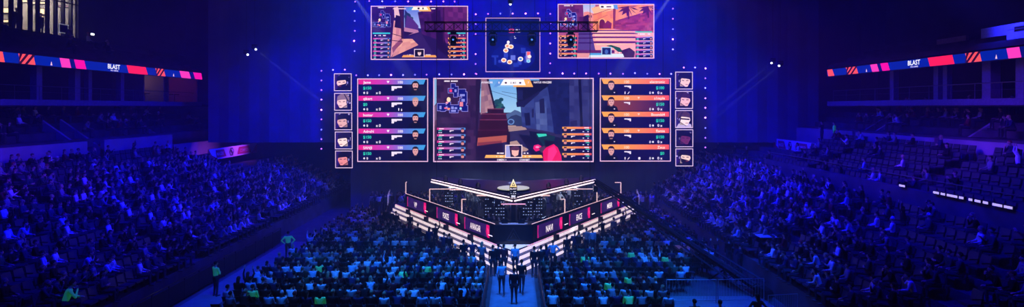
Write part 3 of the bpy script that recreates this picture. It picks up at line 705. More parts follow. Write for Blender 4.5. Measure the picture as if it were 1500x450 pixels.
c.poly([(712, 227), (793, 227), (795, 231.3), (710, 231.3)], (255, 185, 105)); dashes(c, 728, 738, 223.5, 1.8, WHT, 3); dashes(c, 767, 774, 223.5, 1.8, WHT, 4); dashes(c, 727, 737, 228.2, 1.8, (255, 235, 200), 5); dashes(c, 767, 778, 228.2, 1.8, (255, 235, 200), 6)
c.text(728, 235.5, 'OMEN +', 2.8, WHT, w=14); c.text(761, 235.5, 'COINNBET', 2.8, WHT, w=15)
c.rect(740, 212.2, 765, 231.2, (255, 225, 230)); c.rect(741.2, 213.4, 763.8, 230, (30, 16, 60)); c.poly([(741.2, 214), (746, 213.4), (748, 230), (741.2, 230)], (170, 170, 225))
c.poly([(749, 217), (755, 215.5), (760, 220), (759, 227), (754, 229.5), (750, 226)], (250, 190, 180)); c.poly([(747.5, 221), (747.5, 216), (753, 213.6), (759, 214.5), (762, 219), (757, 220.5), (750, 220)], (95, 50, 85)); c.ell(761, 222, 1.4, 2.2, (40, 30, 90), 8)
c.build('caster_window', t)

# --- upper screens (hung a little nearer)
UY = 47.5
t, fn = screen_body('hanging_screen', 543.8, 9, 685.8, 88, UY, 'wide hanging LED screen above the blue board showing a street game view', 'screen', None, 1.3)
c = Canvas(fn); c.rect(544, 9.5, 685.5, 87.5, (50, 20, 100))
c.rect(592, 10, 618, 50, (95, 120, 215), (190, 200, 245), True); c.poly([(593, 14), (600, 22), (606, 40), (618, 42), (618, 50), (593, 50)], (45, 40, 120)); c.ell(597, 24, 5, 5, (40, 60, 110)); c.ell(602, 27, 3.6, 2.5, (60, 90, 120))
c.poly([(596, 22), (604, 27), (613, 38), (613, 50), (592, 50)], (95, 55, 140)); c.poly([(592, 40), (612, 44), (614, 48), (592, 53)], (190, 130, 170)); c.poly([(592, 46), (606, 48), (592, 54)], (45, 20, 80))
c.poly([(592, 53), (618, 46), (685, 78), (685, 87.5), (560, 87.5)], (48, 26, 100)); c.poly([(600, 54), (616, 47), (640, 87), (620, 87)], (60, 36, 112))
c.tex([(544, 10), (578, 10), (575, 87), (544, 87)], (66, 24, 100), (48, 18, 86), 5, 8, False, 21)
c.tex([(612, 18), (649, 10), (652, 62), (618, 50)], (88, 36, 120), (60, 24, 102), 5, 7, False, 22); c.tex([(649, 10), (685, 10), (685, 84), (652, 62)], (122, 50, 130), (92, 34, 112), 5, 8, False, 24)
c.poly([(631, 20), (645, 14), (646, 34), (633, 32)], (52, 20, 92)); c.poly([(625, 26), (629, 25), (630, 48), (626, 46)], (60, 26, 96)); c.poly([(640, 44), (648, 46), (660, 87), (640, 70)], (40, 14, 80)); c.rect(649, 10, 651, 62, (70, 26, 92))
c.tex([(577, 30), (590, 32), (590, 60), (572, 85)], (235, 165, 165), (205, 130, 150), 3, 6, False, 25); c.poly([(577, 11), (583, 10), (586, 24), (578, 26)], (235, 190, 200)); c.poly([(580, 22), (588, 24), (588, 42), (578, 40)], (44, 20, 70)); c.poly([(586, 10), (590, 10), (591, 58), (588, 60)], (70, 30, 70))
c.tex([(588, 57), (604, 57), (613, 66), (574, 84)], (245, 180, 165), (215, 140, 145), 4, 4, False, 26); c.poly([(574, 70), (588, 56), (590, 62), (580, 72), (576, 78)], (150, 80, 115)); c.line(573, 49, 590, 54, .9, (60, 25, 60)); c.line(573, 59, 590, 61, .9, (60, 25, 60))
c.build('picture', t)
c = Canvas(fn, layer=95)
dashes(c, 553, 566, 10.8, 1.4, WHT, 8, .9); minimap(c, 547, 15, .58, .9); c.build('map_overlay', t); c = Canvas(fn, layer=95)
c.rect(546.5, 48, 572, 50, (60, 200, 210)); dashes(c, 548, 569, 51.5, 1.6, WHT, 11, .5); minirows(c, 547, 572, [56, 62.2, 68.4, 74.6, 80.8], True, 6.2, 1.9); c.build('score_rows', t); c = Canvas(fn, layer=95)
c.rect(656, 48, 682, 49.8, (60, 200, 210)); dashes(c, 671, 682, 51.2, 1.6, WHT, 12, .6); minirows(c, 656.5, 683, [55.5, 61.8, 68, 74.3, 80.6], False, 6.2, 1.9)
c.build('score_rows', t)
c = Canvas(fn, layer=95); c.poly([(602, 10), (607, 10), (604, 16), (596, 16)], (90, 150, 220)); c.poly([(606, 10.4), (626, 10.4), (628, 15), (603, 15)], (255, 240, 230)); c.poly([(625, 10.4), (629, 10.4), (632, 17), (614, 17), (614, 15), (628, 15)], (255, 185, 110)); c.rect(576, 12.4, 595, 13.8, (240, 200, 220)); c.rect(632, 12.4, 638, 13.8, WHT); c.rect(612, 11.5, 615, 14, (60, 30, 60)); c.rect(619, 11.5, 621, 14, (60, 30, 60)); c.build('score_header', t)
c = Canvas(fn, layer=95); c.poly([(591, 81), (638, 81), (640, 84.2), (589, 84.2)], (255, 170, 100)); c.rect(607, 72, 622, 84, (240, 210, 235)); c.rect(608, 73, 621, 83.4, (25, 14, 60)); c.ell(614.7, 78, 2.6, 3.6, (235, 200, 205)); c.ell(614.7, 75.4, 2.8, 1.5, (50, 30, 50)); dashes(c, 597, 605, 80, 1, WHT, 14); dashes(c, 624, 633, 80, 1, WHT, 15); c.build('caster_window', t)

t, fn = screen_body('hanging_screen', 816.8, 6.2, 957.8, 86, UY, 'wide hanging LED screen above the orange board showing sunny game steps', 'screen', None, 1.3)
c = Canvas(fn); c.rect(817, 7, 957.5, 85.5, (180, 90, 140))
c.rect(853, 7, 872, 24, (175, 190, 240), (235, 205, 220), True); c.poly([(855, 18), (861, 17), (870, 20), (870, 34), (855, 34)], (240, 150, 150)); 
for x in (862, 865.4): c.rect(x, 22.5, x+1.6, 25.8, (120, 50, 100))
c.tex([(817, 7), (854, 7), (856, 48), (817, 48)], (130, 55, 130), (90, 32, 110), 6, 7, False, 31); c.poly([(855, 24), (862, 21), (864, 46), (852, 46)], (60, 20, 90))
c.tex([(870, 10), (900, 8), (900, 46), (868, 46)], (255, 160, 110), (240, 130, 110), 5, 6, False, 33); c.poly([(866, 12), (884, 7.5), (899, 12), (899, 15), (870, 20)], (255, 190, 150)); c.line(868, 22, 897, 12, .9, (170, 70, 90)); c.line(870, 31, 890, 22, .7, (190, 85, 95))
c.ell(882, 33, 5.6, 6.5, (255, 185, 130), 14); c.ell(882, 34, 4.2, 5.8, (120, 30, 80), 14); c.rect(877.8, 34, 886.2, 42, (120, 30, 80)); c.poly([(883, 38), (890, 30), (896, 34), (895, 42), (884, 42)], (140, 40, 90))
c.tex([(899, 7), (957, 7), (957, 22), (899, 38)], (255, 165, 110), (245, 140, 115), 7, 4, False, 35); c.tex([(899, 31), (957, 14), (957, 48), (902, 43)], (190, 75, 115), (140, 45, 95), 9, 9, True, 36); c.poly([(898, 8), (902, 8), (901, 42), (898, 42)], (150, 55, 90))
pal = (95, 22, 70)
for (x, y, k) in ((920, 9, 1), (949, 9, .9)):
    for a in range(0, 8):
        ang = PI*(-.08+a/6.5); dx, dy = math.cos(ang), math.sin(ang)
        c.poly([(x, y), (x+dx*9*k-dy*2, y+dy*6*k+1), (x+dx*17*k, y+dy*13*k+3), (x+dx*8*k+dy*2, y+dy*8*k+3)], pal)
    c.poly([(x-1, y), (x+1.2, y), (x+1.8, y+19*k), (x-.4, y+19*k)], pal)
c.poly([(852, 45), (900, 43), (957, 48), (957, 86), (845, 86)], (255, 175, 175))
for k, (y0_, y1_) in enumerate(((44, 45.6), (48, 50), (53.6, 56), (60.5, 63.5))): c.poly([(853, y0_), (925+k*3, y0_), (938, y1_), (848, y1_)], (115, 40, 120)); c.rect(870+k, y1_, 925, y1_+2.8, (255, 200, 185), (255, 180, 165))
c.poly([(848, 45), (866, 45), (872, 74), (846, 74)], (95, 70, 150)); c.rect(845, 73.5, 900, 78, (110, 40, 115)); c.rect(845, 78, 940, 85.5, (235, 160, 165), (200, 120, 150))
for y in (49, 55, 62): c.rect(847, y, 868, y+2, (70, 36, 120))
c.poly([(887, 67), (895, 66), (908, 70), (913, 77), (905, 76), (898, 70)], (30, 90, 70)); c.poly([(910, 74), (922, 70), (930, 76), (928, 85.5), (912, 85.5)], (70, 20, 70))
c.build('picture', t)
c = Canvas(fn, layer=95)
dashes(c, 826, 839, 8, 1.4, WHT, 18, .9); minimap(c, 818.5, 13, .6, 1.1); c.build('map_overlay', t); c = Canvas(fn, layer=95)
c.rect(817.6, 45, 845, 46.8, (60, 200, 200)); minirows(c, 818.5, 845, [52.5, 58.9, 65.3, 71.7, 78.2], False, 6.3, 1.9); c.build('score_rows', t); c = Canvas(fn, layer=95)
c.rect(930, 46.2, 955, 48, (60, 210, 180)); dashes(c, 933, 954, 49.4, 1.6, WHT, 21, .6); minirows(c, 930.5, 955.5, [54, 60.3, 66.6, 73, 79.2], True, 6.2, 1.9)
c.build('score_rows', t)
c = Canvas(fn, layer=95); c.poly([(877, 7.4), (898, 7.4), (899, 13), (879, 13)], (255, 245, 240)); c.poly([(898, 7.4), (904, 7.4), (905, 14.5), (899, 13)], (110, 160, 225)); c.rect(880, 9, 884, 11.6, (60, 30, 60)); c.rect(888, 9.2, 895, 11.2, (130, 90, 120)); c.build('score_header', t)
c = Canvas(fn, layer=95); c.poly([(864, 79), (912, 79), (914, 84), (862, 84)], (225, 235, 250)); c.poly([(864, 78), (885, 78), (885, 81), (863, 81)], (95, 170, 225)); c.rect(880.5, 69, 895.5, 81, (180, 210, 240)); c.rect(881.8, 70.2, 894.2, 80, (30, 40, 110)); c.ell(888, 76, 2.6, 3.4, (80, 110, 180)); dashes(c, 898, 908, 77, 1.4, WHT, 24); c.build('caster_window', t)

t, fn = screen_body('map_screen', 711.3, 26.3, 791.3, 105.8, UY+.2, 'square hanging LED screen with a dark blue map above the main screen', 'screen', None, 1.1, (215, 165, 220))
c = Canvas(fn); c.rect(712, 27, 791, 105, (10, 18, 125), (8, 14, 105))
for a in ((720, 81, 730, 84, 0), (724, 84, 727, 95, 0), (738, 72, 744, 84, 1), (736, 84, 744, 94, 0), (748, 81, 755, 88, 2), (758, 88, 764, 95, 1), (763, 70, 770, 78, 0), (768, 82, 772, 92, 1), (770, 72, 778, 80, 1), (752, 92, 760, 98, 0), (730, 88, 738, 92, 1), (744, 94, 752, 97, 1), (739, 38, 744, 46, 0)):
    c.rect(*a[:4], [(26, 42, 160), (36, 52, 170), (95, 110, 205)][a[4]]); c.n -= 1
c.n += 1
c.ell(752, 84, 32, 20, (16, 26, 138), 24); c.n -= 1
for a in ((720, 81, 730, 84, 0), (724, 84, 727, 95, 0), (738, 72, 744, 84, 1), (736, 84, 744, 94, 0), (748, 81, 755, 88, 2), (758, 88, 764, 95, 1), (763, 70, 770, 78, 0), (768, 82, 772, 92, 1), (752, 92, 760, 98, 0), (730, 88, 738, 92, 1)):
    c.n += 1; c.rect(*a[:4], [(40, 60, 175), (60, 75, 190), (110, 120, 215)][a[4]])
c.rect(770.5, 75.5, 777, 88, (170, 150, 215)); c.rect(772, 76, 776.5, 81, (255, 110, 120))
def pl(x, y, col, r=3.2, b=(255, 235, 225)): c.ell(x, y, r+.7, r*.85+.6, b, 12); c.ell(x, y+.1, r*.72, r*.55, col, 10)
pl(743.5, 67.5, (255, 150, 120)); pl(748.5, 68.5, (255, 170, 100)); c.ell(744.5, 62, 2.2, 2.6, (245, 235, 250), 8); pl(741, 74, (255, 150, 110)); pl(738, 88.3, (255, 150, 100)); pl(746.5, 91, (255, 150, 100)); pl(762.5, 86.5, (90, 150, 230)); pl(774, 89.5, (120, 190, 240), 2.4, (170, 215, 245)); pl(775.5, 83, (255, 230, 225), 2.2)
c.rect(745.5, 42.2, 753, 48.2, (225, 60, 130)); dashes(c, 746, 752.5, 44, 1.2, (255, 200, 220), 31); dashes(c, 746, 752.5, 46, 1.2, (255, 180, 210), 32)
dashes(c, 755.5, 761, 43, 1.4, (225, 215, 245), 33); dashes(c, 754.5, 762, 46, 1.6, (225, 215, 245), 34); dashes(c, 749, 755, 53, 1.3, (215, 215, 245), 35); dashes(c, 748.5, 756, 55.5, 1.3, (215, 215, 245), 36)
c.build('picture', t)

# ------------------------------------------------------------------ backdrop cloth and the small violet lamps in front of it
bd = MB(); n = 60
for i in range(n):
    xa, xb = -28.5+57*i/n, -28.5+57*(i+1)/n; zb_ = 0 if abs(xa+xb) < 31 else 6.2
    bd.quad([(xa, 51+.12*(i % 2), zb_), (xb, 51+.12*((i+1) % 2), zb_), (xb, 51+.12*((i+1) % 2), 25.9), (xa, 51+.12*(i % 2), 25.9)], CLOTH)
struct(bd.build('wall_backdrop_curtain'))
lm = {}
def star(strength, key):
    if key in lm: return lm[key]
    col = [(.32, .11, 1.0), (.45, .12, 1.0), (.16, .14, 1.0)][key[1]]
    m = mat('violet_lamp_%d_%d' % key, (.9, .8, 1), .4, emit=strength, ecol=col)
    hd = MB(); hd.bar((0, 0, 0), (0, .1, 0), .05, BLKM, 8).bar((0, .1, 0), (0, .37, 0), .02, BLKM, 5).box(-.07, .08, -.015, .07, .11, .015, BLKM)
    ln = MB(); ln.ball((0, -.04, 0), .075, m, 8, 5, (1, .6, 1))
    lm[key] = (hd.mesh('lamp_head'), ln.mesh('lens')); return lm[key]
def lamps(pts, where, Y=50.72):
    for i, (x, y, s) in enumerate(pts):
        hm, lnm = star([2.6, 6.5, 15][s], (s, (i*7+s) % 3 if s < 2 else 1))
        o = bpy.data.objects.new('pixel_lamp', hm); COL.objects.link(o); o.location = (wx(x, Y), Y, wz(y, Y))
        tag(o, f'{ordn(i+1)} small violet lamp {where}', 'lamp', 'small violet lamps around the screens')
        l = bpy.data.objects.new('lens', lnm); COL.objects.link(l); l.parent = o
lamps([(471, 103.8, 0), (488, 102.5, 1), (505.3, 102.2, 1)], 'in the short row over the blue side portrait screens')
lamps([(471, y, s) for y, s in ((118, 0), (132, 0), (146, 1), (161, 2), (175, 0), (190, 0), (204, 0), (218, 0))], 'down the column beyond the blue side portraits')
lamps([(522, 110.4, 0), (539, 110.4, 1), (555.5, 110.2, 0), (573, 110, 2), (590.5, 110, 1), (608, 109.6, 0), (625, 109.5, 0), (643.5, 109, 1), (661.5, 109.2, 0), (679.8, 109, 2), (698, 108.6, 0)], 'in the row over the blue player board')
lamps([(805, 106.8, 0), (824, 107.8, 2), (841, 107.8, 1), (858.5, 107.8, 1), (877, 107.9, 0), (894, 108, 1), (912.5, 108.2, 0), (930, 107.2, 1), (948, 108.2, 0), (966, 108.4, 1), (983, 108.3, 1)], 'in the row over the orange player board')
lamps([(1001.5, 99, 1), (1018, 99, 1), (1033.3, 100.3, 2)], 'in the short row over the orange side portrait screens')
lamps([(1033, y, s) for y, s in ((114.8, 0), (129, 1), (144, 1), (158, 1), (172.5, 2), (187.5, 0), (202, 0), (216, 0))], 'down the column beyond the orange side portraits')
lamps([(520.3, 2.5, 0), (519.5, 16.3, 1), (519.7, 30.8, 0), (519.9, 45.3, 0), (519, 60, 2), (519.5, 75, 0)], 'down the column beside the street view screen')
lamps([(541, 1.6, 0), (560, 2, 1), (579, 2, 0), (598, 2.2, 1), (615, 2.3, 0), (631.5, 2.3, 1), (649.5, 2.2, 1), (666, 2.4, 0)], 'in the top row over the street view screen')
lamps([(697, 21, 1), (715, 20.5, 0), (733, 20, 0), (751, 20, 1), (770, 20, 2), (788, 19.8, 1), (806, 20.4, 0)], 'in the row over the square map screen')
lamps([(696.8, y, s) for y, s in ((35.4, 0), (50, 0), (79.3, 1), (93.8, 0), (108, 0))], 'down the column on the blue side of the map screen')
lamps([(806, y, s) for y, s in ((34.4, 1), (49, 0), (63.8, 1), (78.6, 1), (93, 0))], 'down the column on the orange side of the map screen')
lamps([(985.5, y, s) for y, s in ((12.8, 0), (27.6, 0), (42.8, 0), (57.6, 2), (72.4, 1))], 'down the column beside the sunny steps screen')
# ------------------------------------------------------------------ stage: V-shaped front with lit steps, team desks, LED canopy
AW = Vector((1.2, 34.0)); WU = Vector((7.9, 12.0)).normalized(); WN = Vector((WU.y, -WU.x)); WLEN = 14.37   # right wing: start, direction, outward normal
def wp(side, s, n, z=None):          # point along a wing: s metres from the apex block, n metres outwards
    p = AW+WU*s+WN*n
    return (side*p.x, p.y) if z is None else (side*p.x, p.y, z)
def apexY(n): return 34+(n+1.2*WN.x)/WN.y
ZS = .95
# stage body (deck) outline
def outline(n, s_end):
    a = (0, apexY(n)); L = wp(-1, s_end, n); Rr = wp(1, s_end, n)
    return [a, Rr, (Rr[0], Rr[1]+2.2), (L[0], L[1]+2.2), L]
stg = empty('stage', (0, 0, 0)); tag(stg, 'black V-shaped stage with three tiers of glowing white steps', 'stage')
MB().prism(outline(0, 16.6), 0, ZS, DECK, BLACK).build('deck', stg)
for i in range(3):
    n1 = .3*(i+1); zt = ZS-.24*(i+1); n0 = .3*i
    for side in (-1, 1):
        mb = MB(); e1 = 16.7-.25*i
        a0, a1 = (0, apexY(n0)), (0, apexY(n1)); b0 = wp(side, e1, n0); b1 = wp(side, e1, n1)
        q = [a1, b1, b0, a0]
        if side < 0: q = q[::-1]
        mb.prism(q, 0, zt, TREAD)
        st = mb.build('step', stg)
        # glowing riser above this tread and below the previous level
        k = MB(); zr = zt
        p0, p1 = Vector((*a0, 0)), Vector((*b0, 0))
        nn = Vector((side*WN.x, WN.y, 0))
        seg = 9
        for j in range(seg):
            u0, u1 = (j+.008)/seg, (j+.992)/seg
            c0 = p0.lerp(p1, u0)+nn*.012; c1 = p0.lerp(p1, u1)+nn*.012
            k.quad([(c0.x, c0.y, zr+.01), (c1.x, c1.y, zr+.01), (c1.x, c1.y, zr+.225), (c0.x, c0.y, zr+.225)], RISER)
        k.build('lit_riser', st)
for side in (-1, 1):      # lowest riser, and thin pink edge line on the deck
    k = MB(); n0 = .9; nn = Vector((side*WN.x, WN.y, 0)); p0, p1 = Vector((0, apexY(n0), 0)), Vector((*wp(side, 16.1, n0), 0))
    for j in range(9):
        c0 = p0.lerp(p1, (j+.01)/9)+nn*.012; c1 = p0.lerp(p1, (j+.99)/9)+nn*.012
        k.quad([(c0.x, c0.y, .02), (c1.x, c1.y, .02), (c1.x, c1.y, .21), (c0.x, c0.y, .21)], RISER)
    k.build('lit_riser', stg)
    e = MB(); a, b = wp(side, -.6, -.0, ZS+.03), wp(side, 16.6, -.0, ZS+.03); e.bar(a, b, .025, PINKS, 4); e.build('edge_light', stg)
    for s in (2.6, 6.2, 9.6, 13.2): p = wp(side, s, .25); MB().obox(p, (side*WU.x, WU.y), .35, .25, .34, BLACK, ZS-.22).build('step_box', stg)
# pale floor triangle in front of the apex block
LITF = mat('lit_floor_glass', (.8, .8, .75), .3, emit=.75, ecol=s2l((235, 235, 215)))
MB().quad([(-1.05, 33.95, ZS+.006), (0, 32.5, ZS+.006), (1.05, 33.95, ZS+.006)], LITF).quad([(-.05, 33.7, ZS+.01), (0, 33.2, ZS+.01), (.05, 33.7, ZS+.01)], BLACK).build('lit_triangle', stg)

# apex desk: black block facing the hall
t = empty('host_desk', (0, 34, ZS)); tag(t, 'black angular host desk with a triangle emblem at the tip of the stage', 'desk')
MB().prism([(-1.2, 0), (1.2, 0), (1.9, 1.1), (-1.9, 1.1)], 0, 1.22, GLOSSB).build('body', t)
mb = MB(); E = mat('emblem_grey', (.025, .025, .04), .5)
for a, b in (((-.42, .25), (0, 1.0)), ((0, 1.0), (.42, .25)), ((.42, .25), (-.42, .25)), ((-.18, .4), (0, .72)), ((0, .72), (.18, .4))): mb.bar((a[0], -.012, a[1]), (b[0], -.012, b[1]), .03, E, 4)
mb.build('emblem', t)
GLW = mat('desk_glass', (.6, .65, .75), .15, emit=.25, ecol=s2l((190, 200, 225)))  # emission puts the lit look into the glass top
MB().prism([(-.72, .02), (.72, .02), (.9, .35), (-.9, .35)], 1.23, 1.27, GLW).build('glass_top', t)
for x in (-.55, .5): MB().box(x-.2, .1, 1.27, x+.2, .14, 1.52, GLOSSB).build('monitor', t)

# wings: parapet walls with LED team panels
TXT = {(-1, 0): 'AVANGAR', (-1, 1): 'FORZE', (-1, 2): 'VP', (1, 0): 'NAVI', (1, 1): 'ENCE', (1, 2): 'MIBR'}
TLB = {(-1, 0): 'nearest the tip on the blue board side', (-1, 1): 'in the middle of the blue board side', (-1, 2): 'at the far end of the blue board side',
       (1, 0): 'next to the tip on the orange board side', (1, 1): 'in the middle of the orange board side', (1, 2): 'at the far end of the orange board side'}
TLB[(-1, 0)] = 'next to the tip on the blue board side'
for side in (-1, 1):
    u = Vector((side*WU.x, WU.y, 0)); nn = Vector((side*WN.x, WN.y, 0))
    t = empty('desk_wall', (*wp(side, WLEN/2, -.06), ZS)); tag(t, f'long black desk front with a thin lit top edge on the {"blue" if side<0 else "orange"} board side', 'desk front')
    mb = MB().obox((0, 0), (side*WU.x, WU.y), WLEN, .1, 1.24, BLACK, 0); mb.build('panel', t)
    MB().bar(tuple(-u*WLEN/2+Vector((0, 0, 1.26))), tuple(u*WLEN/2+Vector((0, 0, 1.26))), .022, SALMON, 4).build('lit_top_edge', t)
    for k, (s0, s1) in enumerate(((.45, 3.75), (4.75, 8.1), (10.0, 13.75))):
        tt = empty('team_panel', (*wp(side, (s0+s1)/2, .0), ZS+.3)); tag(tt, f'violet LED panel reading {TXT[(side, k)]} {TLB[(side, k)]}', 'panel', 'LED team panels')
        w_ = s1-s0
        MB().obox((nn.x*.03, nn.y*.03), (side*WU.x, WU.y), w_+.06, .06, .82, BLKM, -.01).build('housing', tt)
        L_ = 3.5; hh = .8
        # reading direction runs left to right as seen from the hall
        rd = u*side
        def fn(x, y, lift, rd=rd, nn=nn, w_=w_): v = rd*(x-.5)*w_+nn*(.065+lift*3); return (v.x, v.y, (1-y)*.8)
        c = Canvas(fn); c.rect(0, 0, 1, 1, (62, 26, 108), (92, 34, 120)); c.n -= 0
        c.tex([(0, 0), (1, 0), (1, 1), (0, 1)], (46, 26, 86), (66, 34, 104), 6, 2, False, k+10*side)
        c.poly([(.89, 0), (1, 0), (1, 1), (.92, 1), (.87, .6)], (225, 20, 120)); c.poly([(.92, .2), (.98, .4), (.95, .8)], (255, 90, 150)); c.poly([(0, 0), (.05, 0), (.03, .5), (.05, 1), (0, 1)], (190, 30, 120))
        tx = TXT[(side, k)]; tw = {7: .42, 5: .28, 4: .27, 2: .15}[len(tx)]
        c.text(.46, .78, tx, .5, (255, 235, 245), w=tw, align='c')
        c.build('picture', tt)
        MB().bar(tuple(nn*.2+rd*(w_/2+.1)+Vector((0, 0, .25))), tuple(nn*.2+rd*(w_/2+.55)+Vector((0, 0, .25))), .025, STRIP, 5).build('end_light', tt)
    # glowing tube frames dividing the booths
    for k, (s, hgt, ln_, lab) in enumerate(((14.37, .95, .5, 'outermost'), (9.6, 1.0, 1.6, 'middle'), (4.35, .95, .3, 'innermost'))):
        tt = empty('tube_frame', (*wp(side, s, -.05), ZS+1.24)); tag(tt, f'{lab} upright glowing tube frame on the desk front of the {"blue" if side<0 else "orange"} board side', 'light')
        m_ = SALMON
        MB().bar((0, 0, 0), (0, 0, hgt), .04, m_, 5).build('upright_tube', tt)
        d = Vector((1.0, 0, 0)) if side < 0 and k else Vector((-1, 0, 0)) if k else Vector((.0, .6, 0))
        if side > 0 and k == 0: d = Vector((-1, 0, 0))
        MB().bar((0, 0, hgt), tuple(Vector((0, 0, hgt))+d*ln_), .035, m_, 5).build('top_tube', tt)

# canopy: V of twin light bars held by a mast, with a low dark roof behind
ZC = 3.4
cn = empty('light_canopy', (0, 0, 0)); tag(cn, 'V-shaped overhead canopy with twin glowing light bars above the desks', 'canopy')
for side in (-1, 1):
    a = Vector((0, 36.0, ZC)); b = Vector((side*6.72, 45.2, ZC)); d = (b-a).normalized(); nrm = Vector((side*d.y*side, -abs(d.x), 0))
    nrm = Vector((d.y*side, -d.x*side, 0))*1.0
    mb = MB(); up = Vector((0, 0, 1))
    for oz in (-.12, .12):
        for on in (0, .3): mb.bar(a-nrm*on+up*oz, b-nrm*on+up*oz, .03, BLKM, 4)
    k = 22
    for i in range(k):
        p, q = a.lerp(b, i/k), a.lerp(b, (i+1)/k)
        mb.bar(p+up*(.12 if i % 2 else -.12), q+up*(-.12 if i % 2 else .12), .015, BLKM, 4); mb.bar(p+up*.12-nrm*.3*(i % 2), q+up*.12-nrm*.3*((i+1) % 2), .015, BLKM, 4)
    mb.build('truss', cn)
    lb = MB()
    lb.bar(a+nrm*.06+up*.11, b+nrm*.06+up*.11, .032, STRIP, 4); lb.bar(a+nrm*.1-up*.08, b+nrm*.1-up*.08, .055, STRIP, 4)
    lb.build('light_bar', cn)
    MB().hexa([tuple(p) for p in (a-up*.1+Vector((0, .4, 0)), b-up*.1, b-up*.1+Vector((side*.5, 2.6, 0)), a-up*.1+Vector((0, 9, 0)), a+Vector((0, .4, 0)), b, b+Vector((side*.5, 2.6, 0)), a+Vector((0, 9, 0)))] if side > 0 else
            [tuple(p) for p in (a-up*.1+Vector((0, 9, 0)), b-up*.1+Vector((side*.5, 2.6, 0)), b-up*.1, a-up*.1+Vector((0, .4, 0)), a+Vector((0, 9, 0)), b+Vector((side*.5, 2.6, 0)), b, a+Vector((0, .4, 0)))], mat('canopy_roof', (.06, .06, .09), .4, noise=.2, scale=1.5)).build('roof_panel', cn)
    for f, l_, zz in ((.62, 1.1, -.25), (.35, .7, -.3)):
        p = a.lerp(b, f)-nrm*.5+up*zz; q = p+Vector((side*l_, 0, 0)); MB().bar(p, q, .04, SALMON, 4).build('under_light', cn)
    for f in (.93,): MB().bar(a.lerp(b, f)+up*.1, a.lerp(b, f)+up*22.4, .02, BLKM, 5).build('hanging_cable', cn)
MB().bar((-.8, 35.85, ZC-.27), (.8, 35.85, ZC-.27), .035, PINKS, 4).build('tip_light', cn)
MB().box(-.15, 36.2, ZS, .15, 36.5, ZC-.1, BLKM).build('mast', cn)
for side in (-1, 1): MB().bar((side*6.3, 46.9, ZS), (side*6.3, 46.9, ZC-.1), .06, BLKM, 8).build('post', cn)
# small moving heads sitting on the canopy truss
for side in (-1, 1):
    for k, f in enumerate((.38, .6, .8)):
        p = Vector((0, 36, ZC+.15)).lerp(Vector((side*6.72, 45.2, ZC+.15)), f)
        tt = empty('moving_head_light', p); tag(tt, f'{ordn(k+1)} small stage lamp up from the tip on the canopy bar, {"blue" if side<0 else "orange"} board side', 'light')
        MB().box(-.13, -.13, 0, .13, .13, .12, BLKM).build('base', tt); MB().box(-.17, -.04, .12, -.12, .04, .38, BLKM).box(.12, -.04, .12, .17, .04, .38, BLKM).build('yoke', tt)
        MB().bar((0, 0, .2), (0, -.05, .52), .1, GREYM, 8).build('head', tt)
# round glowing disc on the canopy and the emblem tower at its tip
tt = empty('round_light_table', (0, 40.3, ZC+.02)); tag(tt, 'flat round pale glowing disc behind the emblem tower', 'light')
DISC = mat('glowing_disc', (.8, .85, .7), .4, emit=.62, ecol=s2l((245, 245, 205)))
mb = MB(); mb.bar((0, 0, 0), (0, 0, .1), 1.25, BLKM, 28); mb.build('base', tt); MB().bar((0, 0, .1), (0, 0, .14), 1.18, DISC, 28).build('disc', tt)
tt = empty('emblem_tower', (0, 36.05, ZC+.12)); tag(tt, 'black event sign tower topped by a glowing golden triangle', 'sign')
MB().box(-.25, -.1, 0, .25, .1, .78, BLACK).box(-.62, -.04, .24, -.38, .04, .3, BLKM).box(.38, -.04, .24, .62, .04, .3, BLKM).build('tower', tt)
kk = .045
def fnt(x, y, lift): return ((x-752)*kk, -.105-lift, (291-y)*kk)
c = Canvas(fnt); c.poly([(746.8, 275), (752, 263), (757.2, 275)], None, [(255, 220, 150), (255, 255, 235), (255, 220, 150)]); c.poly([(749.5, 273.5), (752, 267.5), (754.5, 273.5)], (60, 45, 40)); c.ell(752, 271.5, 1, 1.2, (255, 235, 180), 8); c.build('golden_triangle', tt)
c = Canvas(fnt); c.text(747.2, 278.8, 'BLAST', 2.2, WHT, w=9.6)
for y, w_ in ((281.3, 8), (284.2, 8), (287, 6)): dashes(c, 752-w_/2, 752+w_/2, y, .9, (225, 225, 245), int(y))
c.rect(749, 288, 755, 290.2, (215, 215, 235)); c.build('lettering', tt)
MB().prism([(-.25, -.1), (.25, -.1), (.25, .1), (-.25, .1)], .78, .8, BLKM).build('cap', tt)

# LED lattice towers under the canopy and small console racks
for side, lab in ((-1, 'blue'), (1, 'orange')):
    for k, (x, y) in enumerate(((.95, 38.2), (1.75, 39.4), (5.15, 43.6))):
        tt = empty('lamp_rack', (side*x, y, ZS)); tag(tt, f'{["inner", "second", "outer"][k]} dark rack of tiny white lights under the canopy, {lab} board side', 'rack')
        MB().box(-.36, -.1, 0, .36, .1, 2.1, BLACK).build('body', tt)
        mb = MB(); rr = random.Random(k+side)
        LM = mat('tiny_cool_lamp', (.8, .85, 1), .5, emit=.5, ecol=s2l((170, 190, 235)))
        for i in range(4):
            for j in range(8):
                if rr.random() < .55: xx = -.28+i*.17; zz = .35+j*.22; mb.box(xx, -.125, zz, xx+.09, -.1, zz+.06, LM)
        mb.build('lamps', tt)
